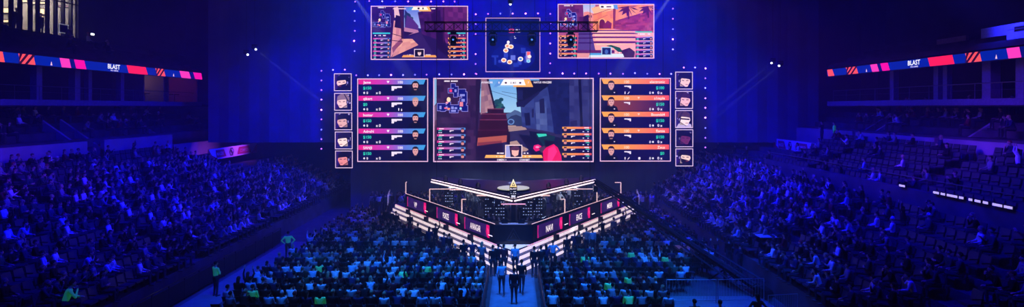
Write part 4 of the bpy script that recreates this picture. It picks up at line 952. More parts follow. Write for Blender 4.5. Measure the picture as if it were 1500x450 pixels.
# gaming desks with monitors along the wings
DESK = mat('desk_top', (.03, .03, .04), .3); MONB = mat('monitor_glow', (.3, .4, .6), .4, emit=.45, ecol=s2l((150, 170, 215)))
player_spots = []
for side in (-1, 1):
    for k, (s0, s1) in enumerate(((.45, 3.75), (5.0, 8.4), (10.0, 13.75))):
        sm = (s0+s1)/2; w_ = s1-s0
        tt = empty('gaming_desk', (*wp(side, sm, -.75), ZS), math.atan2(WU.y, side*WU.x)); tag(tt, f'black gaming desk behind the {TXT[(side, k)]} panel', 'desk', None)
        MB().box(-w_/2, -.32, .7, w_/2, .32, .74, DESK).build('desktop', tt)
        for e in (-1, 1): MB().box(e*(w_/2-.1)-.03, -.28, 0, e*(w_/2-.1)+.03, .28, .7, BLKM).build('leg', tt)
        for j in range(5):
            s = s0+w_*(j+.5)/5; p = wp(side, s, -.62)
            m = empty('gaming_monitor', (p[0], p[1], ZS+.74), math.atan2(WU.y, side*WU.x)); tag(m, f'{ordn(j+1)} monitor from the tip side on the desk behind the {TXT[(side, k)]} panel', 'monitor', 'gaming monitors on the stage')
            sgn = -side
            # screen side faces away from the hall towards the player
            MB().box(-.27, -.02, .12, .27, .02, .46, GLOSSB).build('housing', m); MB().box(-.26, .02 if side > 0 else -.03, .13, .26, .03 if side > 0 else -.02, .45, MONB).build('display', m); MB().bar((0, 0, 0), (0, 0, .2), .025, BLKM).build('stand', m)
            player_spots.append((side, k, j, wp(side, s, -1.3)))

# ------------------------------------------------------------------ truss in front of the hanging screens, with moving heads
TY = 38.0
t = empty('lighting_truss', (0, TY, wz(45, TY))); tag(t, 'long black lattice truss crossing in front of the hanging screens', 'truss')
mb = MB(); xa, xb = wx(622, TY), wx(876, TY); zh = .62
for yy in (0, .5):
    for zz in (0, zh): mb.bar((xa, yy, zz), (xb, yy, zz), .035, BLKM, 5)
n = 18
for i in range(n+1):
    x = xa+(xb-xa)*i/n
    mb.bar((x, 0, 0), (x, 0, zh), .02, BLKM, 4); mb.bar((x, .5, 0), (x, .5, zh), .02, BLKM, 4); mb.bar((x, 0, zh), (x, .5, zh), .02, BLKM, 4); mb.bar((x, 0, 0), (x, .5, 0), .02, BLKM, 4)
    if i < n:
        x2 = xa+(xb-xa)*(i+1)/n; a, b = (0, zh) if i % 2 else (zh, 0)
        mb.bar((x, 0, a), (x2, 0, b), .018, BLKM, 4); mb.bar((x, .5, b), (x2, .5, a), .018, BLKM, 4)
mb.build('lattice', t)
mb = MB(); mb.bar((wx(690, TY), -.3, -.38), (wx(812, TY), -.3, -.38), .02, GREYM, 5).bar((wx(690, TY), -.3, zh+.25), (wx(812, TY), -.3, zh+.25), .02, GREYM, 5); mb.build('crossbar', t)
for px in (692, 800, 816): mb = MB().bar((wx(px, TY), .25, zh), (wx(px, TY), .25, 25.9-wz(45, TY)), .015, BLKM, 5); mb.build('hanging_cable', t)
for k, (px, py, r) in enumerate(((664, 56, 10), (722, 57, 9), (779, 57, 9), (836, 55, 9))):
    x = wx(px, TY); tt = empty('moving_head_light', (x, TY+.1, wz(47, TY))); tag(tt, ['black moving head lamp hanging before the street view screen', 'black moving head lamp before the map screen, nearer the blue board', 'black moving head lamp before the map screen, nearer the orange board', 'black moving head lamp hanging before the sunny steps screen'][k], 'light')
    MB().box(-.2, -.16, -.16, .2, .16, .0, BLKM).build('base', tt)
    MB().box(-.3, -.06, -.7, -.25, .06, -.1, BLKM).box(.25, -.06, -.7, .3, .06, -.1, BLKM).box(-.3, -.06, -.16, .3, .06, -.1, BLKM).build('yoke', tt)
    mb = MB().ball((0, 0, -.52), .27, BLACK, 12, 8, (.9, .9, 1.1)).bar((0, 0, -.5), (0, -.14, -.88), .2, BLACK, 12, .22); mb.build('head', tt)
    MB().ball((0, -.24, -.55), .07, mat('blue_lens', (.2, .4, 1), .2, emit=1.2, ecol=(.1, .3, 1)), 8, 5, (1, .4, 1)).build('lens', tt)

# ------------------------------------------------------------------ camera crane sweeping over the stage steps
P1 = Vector((wx(872, 39.5), 39.5, wz(266, 39.5))); P2 = Vector((wx(1062, 29.5), 29.5, wz(389, 29.5)))
P3 = Vector((wx(1112, 27.3), 27.3, wz(424, 27.3)))
jb = empty('camera_crane', (P2.x, P2.y, 0)); tag(jb, 'long black camera crane reaching from the crowd over the stage steps', 'crane')
D = Vector((P2.x, P2.y, 0)); ax = (P1-P3).normalized(); sd = ax.cross(Vector((0, 0, 1))).normalized(); up = sd.cross(ax)
mb = MB(); a, b = P3-D, P1-D
def wdt(f): return .24*(1-f)+.11
cor = [(1, 1), (1, -1), (-1, -1), (-1, 1)]
for (s_, u_) in cor: mb.bar(a+(sd*s_+up*u_)*wdt(0), b+(sd*s_+up*u_)*wdt(1), .06, BLACK, 4)
mb.bar(a, b, .2, BLACK, 6, .1)
n = 26
for i in range(n):
    f0, f1 = i/n, (i+1)/n; p, q = a.lerp(b, f0), a.lerp(b, f1)
    for j in range(4):
        c0 = cor[j] if i % 2 else cor[(j+1) % 4]; c1 = cor[(j+1) % 4] if i % 2 else cor[j]
        mb.bar(p+(sd*c0[0]+up*c0[1])*wdt(f0), q+(sd*c1[0]+up*c1[1])*wdt(f1), .02, BLACK, 4)
mb.build('boom', jb)
mb = MB().bar(a+up*.9+ax*3, b+up*.12, .012, BLKM, 4).bar(a+up*.9+ax*3, a+up*.1, .012, BLKM, 4).bar(a+up*.1+ax*3, a+up*.9+ax*3, .03, BLKM, 4); mb.build('tension_cable', jb)
mb = MB().bar((0, 0, .0), (0, 0, P2.z-.2), .09, BLKM, 8)
for k in range(3): an = 2*PI*k/3+.4; mb.bar((0, 0, .75), (.8*math.cos(an), .8*math.sin(an), .05), .05, BLKM, 6)
mb.build('pedestal', jb)
for k in range(3): an = 2*PI*k/3+.4; MB().ball((.8*math.cos(an), .8*math.sin(an), .09), .09, BLACK, 8, 6).build('wheel', jb)
mb = MB()
for k in range(4): mb.bar(a-ax*(.1+.12*k)-sd*.2, a-ax*(.1+.12*k)+sd*.2, .24, BLKM, 14)
mb.build('counterweight', jb)
mb = MB().box(b.x-.15, b.y-.2, b.z-.75, b.x+.15, b.y+.2, b.z-.35, BLACK).bar(b, (b.x, b.y, b.z-.4), .05, BLKM).bar((b.x, b.y-.2, b.z-.55), (b.x, b.y-.42, b.z-.58), .08, BLKM, 10)
mb.build('camera_head', jb)
MB().ball((b.x, b.y-.1, b.z-.2), .07, STRIP, 8, 5).build('tally_light', jb)
# ------------------------------------------------------------------ people
def hull_mesh(ells, seg=10, ring=7):
    bm = bmesh.new()
    for (c, r) in ells:
        g = bmesh.ops.create_uvsphere(bm, u_segments=seg, v_segments=ring, radius=1)
        for v in g['verts']: v.co = Vector((c[0]+v.co.x*r[0], c[1]+v.co.y*r[1], c[2]+v.co.z*r[2]))
    if len(ells) > 1:
        g = bmesh.ops.convex_hull(bm, input=bm.verts)
        bmesh.ops.delete(bm, geom=[v for v in bm.verts if not v.link_faces], context='VERTS')
        bmesh.ops.delete(bm, geom=[x for x in g.get('geom_interior', []) if isinstance(x, bmesh.types.BMVert) and x.is_valid], context='VERTS')
    return bm
def cap(a, ra, b, rb): return [(a, (ra,)*3), (b, (rb,)*3)]
V = Vector
def hand(P, w, d, n, curl, lab='skin', mirror=1):
    """palm, four bent fingers of unequal length and a thumb leaving the palm's side; w wrist, d pointing direction, n back of the hand"""
    d = d.normalized(); n = (n-d*n.dot(d)).normalized(); s = d.cross(n)*mirror
    P.append((cap(tuple(w), .024, tuple(w+d*.045), .028), lab))
    P.append(([(tuple(w+d*.05+s*.022), (.017,)*3), (tuple(w+d*.05-s*.022), (.017,)*3), (tuple(w+d*.09+s*.03), (.014,)*3), (tuple(w+d*.09-s*.03), (.014,)*3)], lab))
    for k, (off, ln) in enumerate(((.033, .062), (.011, .072), (-.011, .068), (-.033, .052))):
        r0 = w+d*.092+s*off; a = r0+(d*math.cos(curl*.5)-n*math.sin(curl*.5))*ln*.55; b = a+(d*math.cos(curl*1.4)-n*math.sin(curl*1.4))*ln*.5
        P.append((cap(tuple(r0), .0105, tuple(a), .0098), lab)); P.append((cap(tuple(a), .0098, tuple(b), .0085), lab))
    t0 = w+d*.03+s*.03; t1 = t0+(d*.55+s*.75-n*.3).normalized()*.035; t2 = t1+(d*.9+s*.2-n*.4).normalized()*.03
    P.append((cap(tuple(t0), .013, tuple(t1), .012), lab)); P.append((cap(tuple(t1), .012, tuple(t2), .0095), lab))
def figure(name, seated, arms, lean=0.0, legs=None, turn=0.0, sleeve='shirt'):
    """arms: for each side (elbow, wrist, hand direction, hand back) relative to the shoulder joint"""
    P = []; dz = -.40 if seated else 0.0
    hz = .93+dz
    def T(p):        # upper body leans forward about the hips
        x, y, z = p; z0 = hz; c, s = math.cos(lean), math.sin(lean)
        return (x, y*c+(z-z0)*s, z0+(z-z0)*c-y*s)
    P.append(([(T((0, 0, .95+dz)), (.165, .115, .10)), (T((0, 0, 1.08+dz)), (.145, .10, .08))], 'trousers'))
    P.append(([(T((0, 0, 1.05+dz)), (.15, .108, .08)), (T((0, .005, 1.27+dz)), (.17, .12, .10))], 'shirt'))
    P.append(([(T((0, .005, 1.27+dz)), (.17, .12, .10)), (T((0, -.005, 1.39+dz)), (.16, .105, .06)), (T((.15, 0, 1.40+dz)), (.062, .065, .055)), (T((-.15, 0, 1.40+dz)), (.062, .065, .055))], 'shirt'))
    P.append((cap(T((0, -.005, 1.42+dz)), .062, T((0, .015, 1.55+dz)), .05), 'skin'))
    hd = V(T((0, .02, 1.635+dz)))
    ct, st = math.cos(turn), math.sin(turn)
    def Hh(x, y, z): return (hd.x+x*ct-y*st, hd.y+x*st+y*ct, hd.z+z)
    P.append(([(Hh(0, -.008, .02), (.074, .09, .092)), (Hh(0, .03, -.055), (.05, .048, .05)), (Hh(0, .025, .0), (.066, .066, .08))], 'skin'))
    P.append(([(Hh(0, .088, .005), (.010, .012, .012)), (Hh(0, .108, -.018), (.014, .013, .012))], 'skin'))
    for e in (-1, 1):
        P.append(([(Hh(e*.075, .0, -.005), (.011, .02, .032))], 'skin'))
        P.append(([(Hh(e*.03, .083, .012), (.012, .008, .007))], 'eye'))
    P.append(([(Hh(0, .083, -.055), (.022, .01, .007))], 'lip'))
    for e, arm in zip((-1, 1), arms):
        sh = V(T((e*.185, 0, 1.41+dz))); el = sh+V(arm[0]); wr = sh+V(arm[1])
        P.append((cap(tuple(sh), .058, tuple(el), .043), 'shirt')); P.append((cap(tuple(el), .042, tuple(wr), .027), sleeve))
        hand(P, wr, V(arm[2]), V(arm[3]), arm[4] if len(arm) > 4 else .5, mirror=e)
    if seated: legs = [((-.13, .42, .52), (-.13, .40, .1)), ((.13, .42, .52), (.13, .44, .1))] if not legs else legs
    else: legs = legs or [((-.1, .02, .5), (-.11, -.01, .09)), ((.1, .02, .5), (.11, -.01, .09))]
    for e, (kn, an) in zip((-1, 1), legs):
        P.append((cap((e*.09, 0, hz-.02), .095, kn, .06), 'trousers')); P.append((cap(kn, .06, (an[0], an[1], an[2]+.03), .042), 'trousers'))
        P.append(([((an[0], an[1]-.02, an[2]-.045), (.042, .05, .044)), ((an[0]+e*.015, an[1]+.14, an[2]-.055), (.042, .05, .033))], 'shoe'))
    # join, fuse into one surface, thin out
    big = bmesh.new(); trees = []
    for ells, lab in P:
        b = hull_mesh(ells); trees.append((BVHTree.FromBMesh(b), lab)); me = bpy.data.meshes.new('x'); b.to_mesh(me); b.free(); big.from_mesh(me); bpy.data.meshes.remove(me)
    me = bpy.data.meshes.new(name); big.to_mesh(me); big.free()
    o = bpy.data.objects.new(name, me); COL.objects.link(o)
    r = o.modifiers.new('r', 'REMESH'); r.mode = 'VOXEL'; r.voxel_size = .0115
    sm = o.modifiers.new('s', 'SMOOTH'); sm.factor = .4; sm.iterations = 1
    d = o.modifiers.new('d', 'DECIMATE'); d.ratio = .22
    bpy.context.view_layer.update(); dg = bpy.context.evaluated_depsgraph_get()
    out = bpy.data.meshes.new_from_object(o.evaluated_get(dg)); d.ratio = .011
    bpy.context.view_layer.update(); dg = bpy.context.evaluated_depsgraph_get()
    low = bpy.data.meshes.new_from_object(o.evaluated_get(dg))
    bpy.data.objects.remove(o); bpy.data.meshes.remove(me)
    labs = ['skin', 'shirt', 'trousers', 'shoe', 'eye', 'lip']
    for m_ in (out, low):
        m_.materials.clear()
        for x in (SKIN, SHIRT, TROU, SHOE, EYE, LIP): m_.materials.append(x)
        for p in m_.polygons:
            best = None
            for tr_, lab in trees:
                h_ = tr_.find_nearest(p.center, .12)
                if h_[0] is None: continue
                dd = h_[3]-(.006 if lab in ('eye', 'lip') else 0)
                if best is None or dd < best[0]: best = (dd, lab)
            p.material_index = labs.index(best[1]) if best else 1
            p.use_smooth = m_ is out
    out.name = name
    return dict(mesh=out, low=low, head=hd, turn=turn)

def hair_mesh(kind):
    bm = bmesh.new()
    g = bmesh.ops.create_uvsphere(bm, u_segments=16, v_segments=10, radius=1)
    for v in bm.verts: v.co = V((v.co.x*.083, v.co.y*.1-.014, v.co.z*.098+.032))
    bmesh.ops.delete(bm, geom=[v for v in bm.verts if (v.co.y > .035 and v.co.z < .055) or (v.co.z < -.03)], context='VERTS')
    if kind == 'long':
        h = hull_mesh([((0, -.045, .02), (.08, .06, .06)), ((0, -.075, -.13), (.085, .035, .05)), ((0, -.09, -.2), (.06, .02, .03))]); me = bpy.data.meshes.new('x'); h.to_mesh(me); bm.from_mesh(me); h.free()
    if kind == 'bun':
        h = hull_mesh([((0, -.115, .06), (.04, .035, .035))]); me = bpy.data.meshes.new('x'); h.to_mesh(me); bm.from_mesh(me); h.free()
    if kind == 'cap':
        h = hull_mesh([((0, .1, .055), (.06, .05, .006)), ((0, .03, .06), (.08, .05, .01))]); me = bpy.data.meshes.new('x'); h.to_mesh(me); bm.from_mesh(me); h.free()
        h = hull_mesh([((0, -.01, .125), (.012, .012, .008))]); me = bpy.data.meshes.new('x'); h.to_mesh(me); bm.from_mesh(me); h.free()
    me = bpy.data.meshes.new('hair'); bm.to_mesh(me); bm.free(); me.materials.append(HAIRM)
    for p in me.polygons: p.use_smooth = True
    return me
HM = {k: hair_mesh(k) for k in ('short', 'long', 'bun', 'cap')}
dn = ((-.03, .0, -.28), (-.02, .05, -.53), (0, .12, -1), (-1, 0, 0), .5)
def mir(a): return tuple([tuple([-v[0], v[1], v[2]]) for v in a[:4]])+((a[4],) if len(a) > 4 else ())
lap = ((-.03, .08, -.26), (.05, .28, -.33), (.3, 1, -.1), (0, 0, 1), .6)
up_ = ((-.08, .12, .22), (-.02, .1, .47), (.1, .1, 1), (0, -1, 0), .3)
phone = ((-.05, .12, -.24), (.1, .3, -.1), (.2, .5, .8), (-.3, -1, 0), 1.1)
cross = ((-.06, .06, -.27), (.17, .2, -.24), (1, .1, .1), (0, 1, .2), .7)
hip = ((-.2, -.02, -.22), (-.03, .05, -.42), (.6, .3, -.6), (-1, 0, 0), .6)
clap = ((-.04, .12, -.22), (.13, .3, -.04), (.1, .6, .8), (-1, 0, 0), .15)
chin = ((-.05, .16, -.24), (.1, .22, -.0), (.2, .1, 1), (0, 1, 0), 1.3)
cam_ = ((-.06, .16, -.18), (.12, .28, .08), (.3, .7, .3), (-1, 0, .3), 1.2)
SEATED = {'hands in lap': figure('person', True, (lap, mir(lap))), 'leaning forward': figure('person', True, (lap, mir(chin)), .32),
          'both arms raised': figure('person', True, (up_, mir(up_))), 'holding up a phone': figure('person', True, (lap, mir(phone)), .05, turn=.2),
          'clapping': figure('person', True, (clap, mir(clap)), .05), 'arms folded': figure('person', True, (cross, mir(cross)), -.08, turn=-.35)}
STAND = {'arms down': figure('person', False, (dn, mir(dn))), 'hands on hips': figure('person', False, (hip, mir(hip)), turn=.3), 'arms folded': figure('person', False, (cross, mir(cross)), turn=-.3),
         'aiming a camera': figure('person', False, (cam_, mir(cam_)), .05), 'one arm raised': figure('person', False, (dn, mir(up_))),
         'walking': figure('person', False, (((-.05, -.08, -.27), (-.02, -.02, -.52), (0, .3, -1), (-1, 0, 0), .6), ((.04, .08, -.27), (.0, .22, -.47), (0, .5, -1), (1, 0, 0), .6)), .04,
                           legs=[((-.1, .2, .53), (-.1, .22, .1)), ((.1, -.02, .5), (.1, -.3, .17))])}
SHC = {'white': (.8, .8, .8), 'pale blue': (.45, .62, .75), 'grey': (.25, .26, .28), 'navy': (.02, .03, .09), 'black': (.012, .012, .015), 'dark red': (.16, .02, .03), 'dark green': (.03, .1, .06), 'bright green': (.2, .85, .2)}
HRC = {'black': (.012, .01, .01), 'dark': (.03, .02, .015), 'brown': (.10, .055, .03), 'blond': (.5, .36, .18)}
CAPC = {'black': (.015, .015, .015), 'white': (.7, .7, .7), 'red': (.4, .03, .03)}
N_PERSON = 0
def person(proto, loc, rz, shirt, hair, label, group, sc_=1.0, cap_=None):
    global N_PERSON
    N_PERSON += 1
    o = bpy.data.objects.new('person', proto['mesh']); COL.objects.link(o); o.location = loc; o.rotation_euler = (0, 0, rz); o.scale = (sc_,)*3
    o.color = (*SHC[shirt], 1); tag(o, label, 'person', group)
    if shirt == 'bright green': o.material_slots[1].link = 'OBJECT'; o.material_slots[1].material = HIVIS
    hk, hc = hair
    h = bpy.data.objects.new('cap' if hk == 'cap' else 'hair', HM[hk]); COL.objects.link(h); h.parent = o; h.location = proto['head']; h.rotation_euler = (0, 0, proto['turn'])
    h.color = (*((CAPC if hk == 'cap' else HRC)[hc]), 1)
    return o
def rnd_shirt(pale=.26):
    r = R()
    return random.choice(['white', 'pale blue', 'white']) if r < pale else random.choice(['black', 'navy', 'black', 'navy', 'black', 'navy', 'grey', 'grey', 'dark red', 'black', 'black', 'dark green', 'black'])
def rnd_hair():
    r = R()
    if r < .12: return ('cap', random.choice(['black', 'white', 'red']))
    return (random.choice(['short', 'short', 'short', 'long', 'bun'] if r < .9 else ['long']), random.choice(['black', 'dark', 'dark', 'brown', 'blond']))
def hair_words(h): return f'{h[1]}-capped' if h[0] == 'cap' else f'{h[1]}-haired'
POSES = ['hands in lap']*12+['leaning forward']*8+['both arms raised']+['holding up a phone']*3+['clapping']*2+['arms folded']*5
def inview(x, y, z):
    if y < 3: return False
    px, py = CX+F*x/y, HY+F*(H-z)/y
    return -12 < px < 1512 and py < 470

# seats --------------------------------------------------------
def stadium_seat_mb():
    mb = MB(); mb.box(-.23, -.02, .40, .23, .40, .45, SEATM).hexa([(-.23, -.08, .42), (.23, -.08, .42), (.23, -.02, .42), (-.23, -.02, .42), (-.21, -.18, .86), (.21, -.18, .86), (.21, -.13, .87), (-.21, -.13, .87)], SEATM)
    mb.box(-.2, .36, .36, .2, .41, .41, SEATM); mb.box(-.26, -.1, 0, -.22, .0, .45, BLKM).box(.22, -.1, 0, .26, .0, .45, BLKM).box(-.26, -.08, .6, -.22, .28, .64, BLKM)
    return mb
def folding_chair_mb():
    mb = MB(); mb.box(-.21, -.02, .43, .21, .38, .46, SEATF).hexa([(-.2, -.06, .58), (.2, -.06, .58), (.2, -.03, .58), (-.2, -.03, .58), (-.19, -.12, .8), (.19, -.12, .8), (.19, -.09, .8), (-.19, -.09, .8)], SEATF)
    for e in (-1, 1):
        mb.bar((e*.22, .36, 0), (e*.22, -.11, .8), .013, BLKM, 5).bar((e*.22, -.18, 0), (e*.22, .36, .44), .013, BLKM, 5)
    mb.bar((-.22, .28, .12), (.22, .28, .12), .01, BLKM, 5).bar((-.22, -.1, .79), (.22, -.1, .79), .013, BLKM, 5)
    return mb
ST_ME = stadium_seat_mb().mesh('stadium_seat'); FC_ME = folding_chair_mb().mesh('folding_chair')

LC = [   # px, feet row, pose, turn, shirt, hair, label
 (735, 433, 'walking', .05, 'pale blue', ('short', 'dark'), 'person in a pale blue top walking up the aisle beside two dark figures'),
 (753, 446, 'arms down', -.1, 'black', ('short', 'black'), 'tallest dark figure standing in the middle of the aisle'),
 (764, 431, 'walking', -.15, 'black', ('short', 'dark'), 'dark figure walking close behind the tallest one in the aisle'),
 (679, 395, 'arms down', .2, 'black', ('short', 'black'), 'person in black standing at the lowest step below the seven-letter panel'),
 (692, 395, 'hands on hips', .1, 'navy', ('short', 'brown'), 'person in navy with hands on hips before the blue-side steps'),
 (706, 399, 'arms folded', -.3, 'grey', ('long', 'blond'), 'long-haired blond person with folded arms before the blue-side steps'),
 (722, 405, 'arms down', .3, 'black', ('short', 'dark'), 'dark person by the barrier next to the aisle on the blue side'),
 (729.5, 402, 'aiming a camera', -.4, 'black', ('cap', 'black'), 'capped photographer aiming at the stage tip from the blue side'),
 (754.5, 402, 'arms down', 0, 'pale blue', ('short', 'brown'), 'person in a pale top before the very tip of the steps'),
 (738, 403, 'arms down', 0, 'dark red', ('short', 'brown'), 'person in dark red at the mouth of the aisle'),
 (782.5, 407, 'arms down', -.2, 'black', ('short', 'dark'), 'dark person at the aisle edge on the orange side'),
 (793, 406, 'aiming a camera', .3, 'black', ('short', 'dark'), 'photographer in black beside the aisle on the orange side'),
 (800, 403, 'arms down', .2, 'navy', ('long', 'dark'), 'long-haired person in navy behind the photographer on the orange side'),
 (810, 396, 'hands on hips', 0, 'pale blue', ('short', 'brown'), 'person in a pale blue shirt standing out before the orange-side steps'),
 (830.5, 386, 'arms down', .3, 'black', ('short', 'black'), 'person in black below the four-letter panel next to the tip'),
 (842, 380, 'arms folded', 0, 'navy', ('short', 'dark'), 'navy-clad person with folded arms on the orange-side walkway'),
 (848, 381, 'aiming a camera', 0, 'black', ('cap', 'black'), 'capped photographer in the small cluster on the orange-side walkway'),
 (859, 374, 'arms down', -.2, 'grey', ('short', 'brown'), 'grey-clad person at the edge of the orange-side cluster'),
 (868, 374, 'arms down', .2, 'pale blue', ('short', 'dark'), 'pale-shirted person beyond the orange-side cluster'),
 (883, 358, 'aiming a camera', .6, 'black', ('short', 'black'), 'camera operator silhouetted against the lit steps below the crane'),
 (899, 355, 'arms down', .3, 'grey', ('short', 'dark'), 'grey-clad person silhouetted halfway along the orange-side steps'),
 (913, 346, 'one arm raised', .2, 'black', ('short', 'dark'), 'dark figure with a raised arm before the far orange-side steps'),
 (928, 342, 'arms down', 0, 'black', ('short', 'black'), 'dark figure before the far end of the orange-side steps'),
 (941, 334, 'hands on hips', 0, 'navy', ('short', 'dark'), 'outermost navy figure at the end of the orange-side steps'),
 (658, 384, 'arms down', -.2, 'black', ('short', 'black'), 'dark person below the five-letter panel on the blue side'),
 (650, 382, 'aiming a camera', -.3, 'navy', ('short', 'dark'), 'photographer in navy below the five-letter panel'),
 (638, 366, 'one arm raised', -.2, 'black', ('cap', 'black'), 'capped camera operator with a raised arm before the blue-side steps'),
 (629, 372, 'arms folded', -.2, 'navy', ('long', 'dark'), 'long-haired person in navy beside the blue-side camera operator'),
 (612, 366, 'arms down', -.1, 'black', ('short', 'black'), 'dark person between two silhouettes on the blue-side walkway'),
 (600.5, 347, 'arms down', -.2, 'black', ('short', 'dark'), 'clear dark silhouette against the blue-side steps below the shortest panel'),
 (580, 344, 'arms folded', -.1, 'black', ('short', 'dark'), 'folded-arm silhouette near the far end of the blue-side steps'),
 (565, 338, 'arms down', 0, 'black', ('short', 'black'), 'outermost dark figure at the far end of the blue-side steps'),
 (572, 341, 'hands on hips', 0, 'navy', ('short', 'brown'), 'navy figure beside the outermost one on the blue-side steps'),
]
KEEP = [((p[0]-CX)*(F*H/(p[1]-HY))/F, F*H/(p[1]-HY)) for p in LC+[(422, 380), (316, 434), (1019, 398), (1084, 402), (1068, 392)]]+[(P2.x, P2.y), (10.3, 33.4), (10.9, 33.4)]
def stage_gap(x, y): return WN.x*(abs(x)-1.2)+WN.y*(y-34)     # distance outwards from the stage edge
spots = []      # (dist, x, y, z, rz, area, row, seat, occupied)
rows = [24.2+.93*i for i in range(24)]
for ri, y in enumerate(rows):
    if ri == 10: continue
    for side in (-1, 1):
        x = 1.75; si = 0; lim = 13.6 if side < 0 else (7.4 if y < 27.4 else min(12.5, 8.6+.7*(y-27.4)))
        while x < lim:
            si += 1
            if stage_gap(x, y) > 2.5 or y > 46.5 and x > 10.5:
                spots.append((math.hypot(x, y), side*x, y, 0.0, 0.0, 'blue floor' if side < 0 else 'orange floor', ri+1, si, R() < .93))
            x += .57
for side, x0, rise, nr, yfar, nfar in ((-1, XL, RL, 15, 47, 9), (1, XR, RR, 15, 44, 11)):
    for i in range(nr):
        z = 1.2+rise*i; xr = x0+.85*i+(.3)
        if side > 0 and i == 8: continue
        y = 15.0; si = 0
        ye = 57 if i < nfar-1 else yfar-.5
        while y < ye:
            gap = (y % 9.5) < 1.2
            if not gap and inview(side*xr, y, z):
                si += 1
                occ = (.14 if side > 0 and i > 8 else .45 if i > 11 else 1)*(.55+.4*min(1, max(0, (y-22)/16)))*(.88 if side < 0 else .95)
                spots.append((math.hypot(xr, y, H-z), side*xr, y, z, -side*PI/2*-1 if False else (PI/2 if side > 0 else -PI/2), 'blue stand' if side < 0 else 'orange stand', i+1, si, R() < occ))
            y += .54
spots = [s for s in spots if inview(s[1], s[2], s[3]+1.2) and not (s[5].endswith('floor') and any(math.hypot(s[1]-a, s[2]+.1-b) < .62 for a, b in KEEP)) and math.hypot(s[1]+17.6, s[2]-21.4) > .5]
spots.sort(key=lambda s: s[0])
print('SPOTS', len(spots), 'occ', sum(s[8] for s in spots))
AREA = {'blue floor': 'floor seats on the blue board side', 'orange floor': 'floor seats on the orange board side', 'blue stand': 'stand on the blue board side', 'orange stand': 'stand on the orange board side'}
# renumber seats per row so that the count starts at the first one in the picture
cnt = {}
for s in sorted(spots, key=lambda s: (s[5], s[6], s[7])):
    k = (s[5], s[6]); cnt.setdefault(k, []).append(s)
num = {}
rowno = {}
for a in AREA:
    rr_ = sorted({k[1] for k in cnt if k[0] == a}); 
    for i, r_ in enumerate(rr_): rowno[(a, r_)] = i+1
for k, L in cnt.items():
    for i, s in enumerate(L): num[id(s)] = i+1
CREW = 60       # standing and playing people are built by hand below
crowd_n = 0; floor_n = 0; stand_n = 0
rest_people = []; rest_floor = []; rest_stand = []
def place_spot(s):
    global crowd_n, floor_n, stand_n
    d_, x, y, z, rz, area, row, seat, occ = s
    rn, sn = ordn(rowno[(area, row)]), ordn(num[id(s)])
    sb = area.split()[0]
    isf = area.endswith('floor')
    where = f'{rn} row, seat {sn} from the aisle, {sb}-side floor' if isf else f'{rn} tier, {sn} seat along, {sb}-side stand'
    if isf:
        if floor_n < 300:
            o = bpy.data.objects.new('folding_chair', FC_ME); COL.objects.link(o); o.location = (x, y, z); floor_n += 1
            tag(o, f'black folding chair, {where}', 'chair', 'folding chairs on the floor')
        else: rest_floor.append((x, y, z, 0))
    else:
        if stand_n < 300:
            o = bpy.data.objects.new('stadium_seat', ST_ME); COL.objects.link(o); o.location = (x, y, z); o.rotation_euler.z = rz; stand_n += 1
            tag(o, f'{"taken" if occ else "empty"} dark stand seat, {where}', 'seat', 'stadium seats in the stands')
        else: rest_stand.append((x, y, z, rz))
    if not occ: return
    jz = (R()-.5)*.3 if isf else (-.35 if rz > 0 else .35)*-1*-1+(R()-.5)*.6
    if not isf: jz = (.45 if rz < 0 else -.45)+(R()-.5)*.5
    pose = random.choice(POSES); sh = 'bright green' if isf and R() < .02 else rnd_shirt(.24 if isf else .24); hr = rnd_hair()
    if crowd_n < 300-CREW:
        crowd_n += 1
        # row and seat words are short so that the label keeps within sixteen words
        wh = f'row {rn}, seat {sn} from aisle, {sb}-side floor' if isf else f'tier {rn}, seat {sn}, {sb}-side stand'
        ps = {'hands in lap': 'sitting', 'leaning forward': 'leaning', 'both arms raised': 'cheering', 'holding up a phone': 'filming', 'clapping': 'clapping', 'arms folded': 'watching'}[pose]
        person(SEATED[pose], (x, y+(.06 if isf else 0), z), rz+jz, sh, hr, f'{hair_words(hr)} {ps} spectator in {sh}, {wh}', 'seated spectators', .96+R()*.08)
    else: rest_people.append((x, y, z, rz+jz, sh, hr, pose))
for s in spots: place_spot(s)

def bulk(name, items, me_for, label, cat):
    v = []; f = []; mi = []; ms = []
    for it in items:
        me, loc, rz, remap = me_for(it); b = len(v); c, s_ = math.cos(rz), math.sin(rz)
        for q in me: pass
    return
def bulk_mesh(name, items):
    """items: (vertices, faces, face materials, location, turn) -> one mesh"""
    v = []; f = []; mi = []; ms = []
    for (vs, fs, fm, loc, rz, k) in items:
        b = len(v); c, s_ = math.cos(rz)*k, math.sin(rz)*k
        v += [(x*c-y*s_+loc[0], x*s_+y*c+loc[1], z*k+loc[2]) for x, y, z in vs]
        f += [tuple(b+i for i in q) for q in fs]
        for m in fm:
            if m not in ms: ms.append(m)
            mi.append(ms.index(m))
    me = bpy.data.meshes.new(name); me.from_pydata(v, [], f)
    for m in ms: me.materials.append(m)
    me.polygons.foreach_set('material_index', mi); me.update()
    o = bpy.data.objects.new(name, me); COL.objects.link(o); return o
def raw(me, mats=None):
    ms = mats or [m for m in me.materials]
    return [tuple(v.co) for v in me.vertices], [tuple(p.vertices) for p in me.polygons], [ms[p.material_index] for p in me.polygons]
CM = {k: mat('fabric_'+k.replace(' ', '_'), v, .9, spec=.1) for k, v in SHC.items()}
HMT = {('h', k): mat('hair_'+k, v, .7) for k, v in HRC.items()}; HMT.update({('c', k): mat('cap_'+k, v, .8) for k, v in CAPC.items()})
CM['bright green'] = HIVIS
lowraw = {}
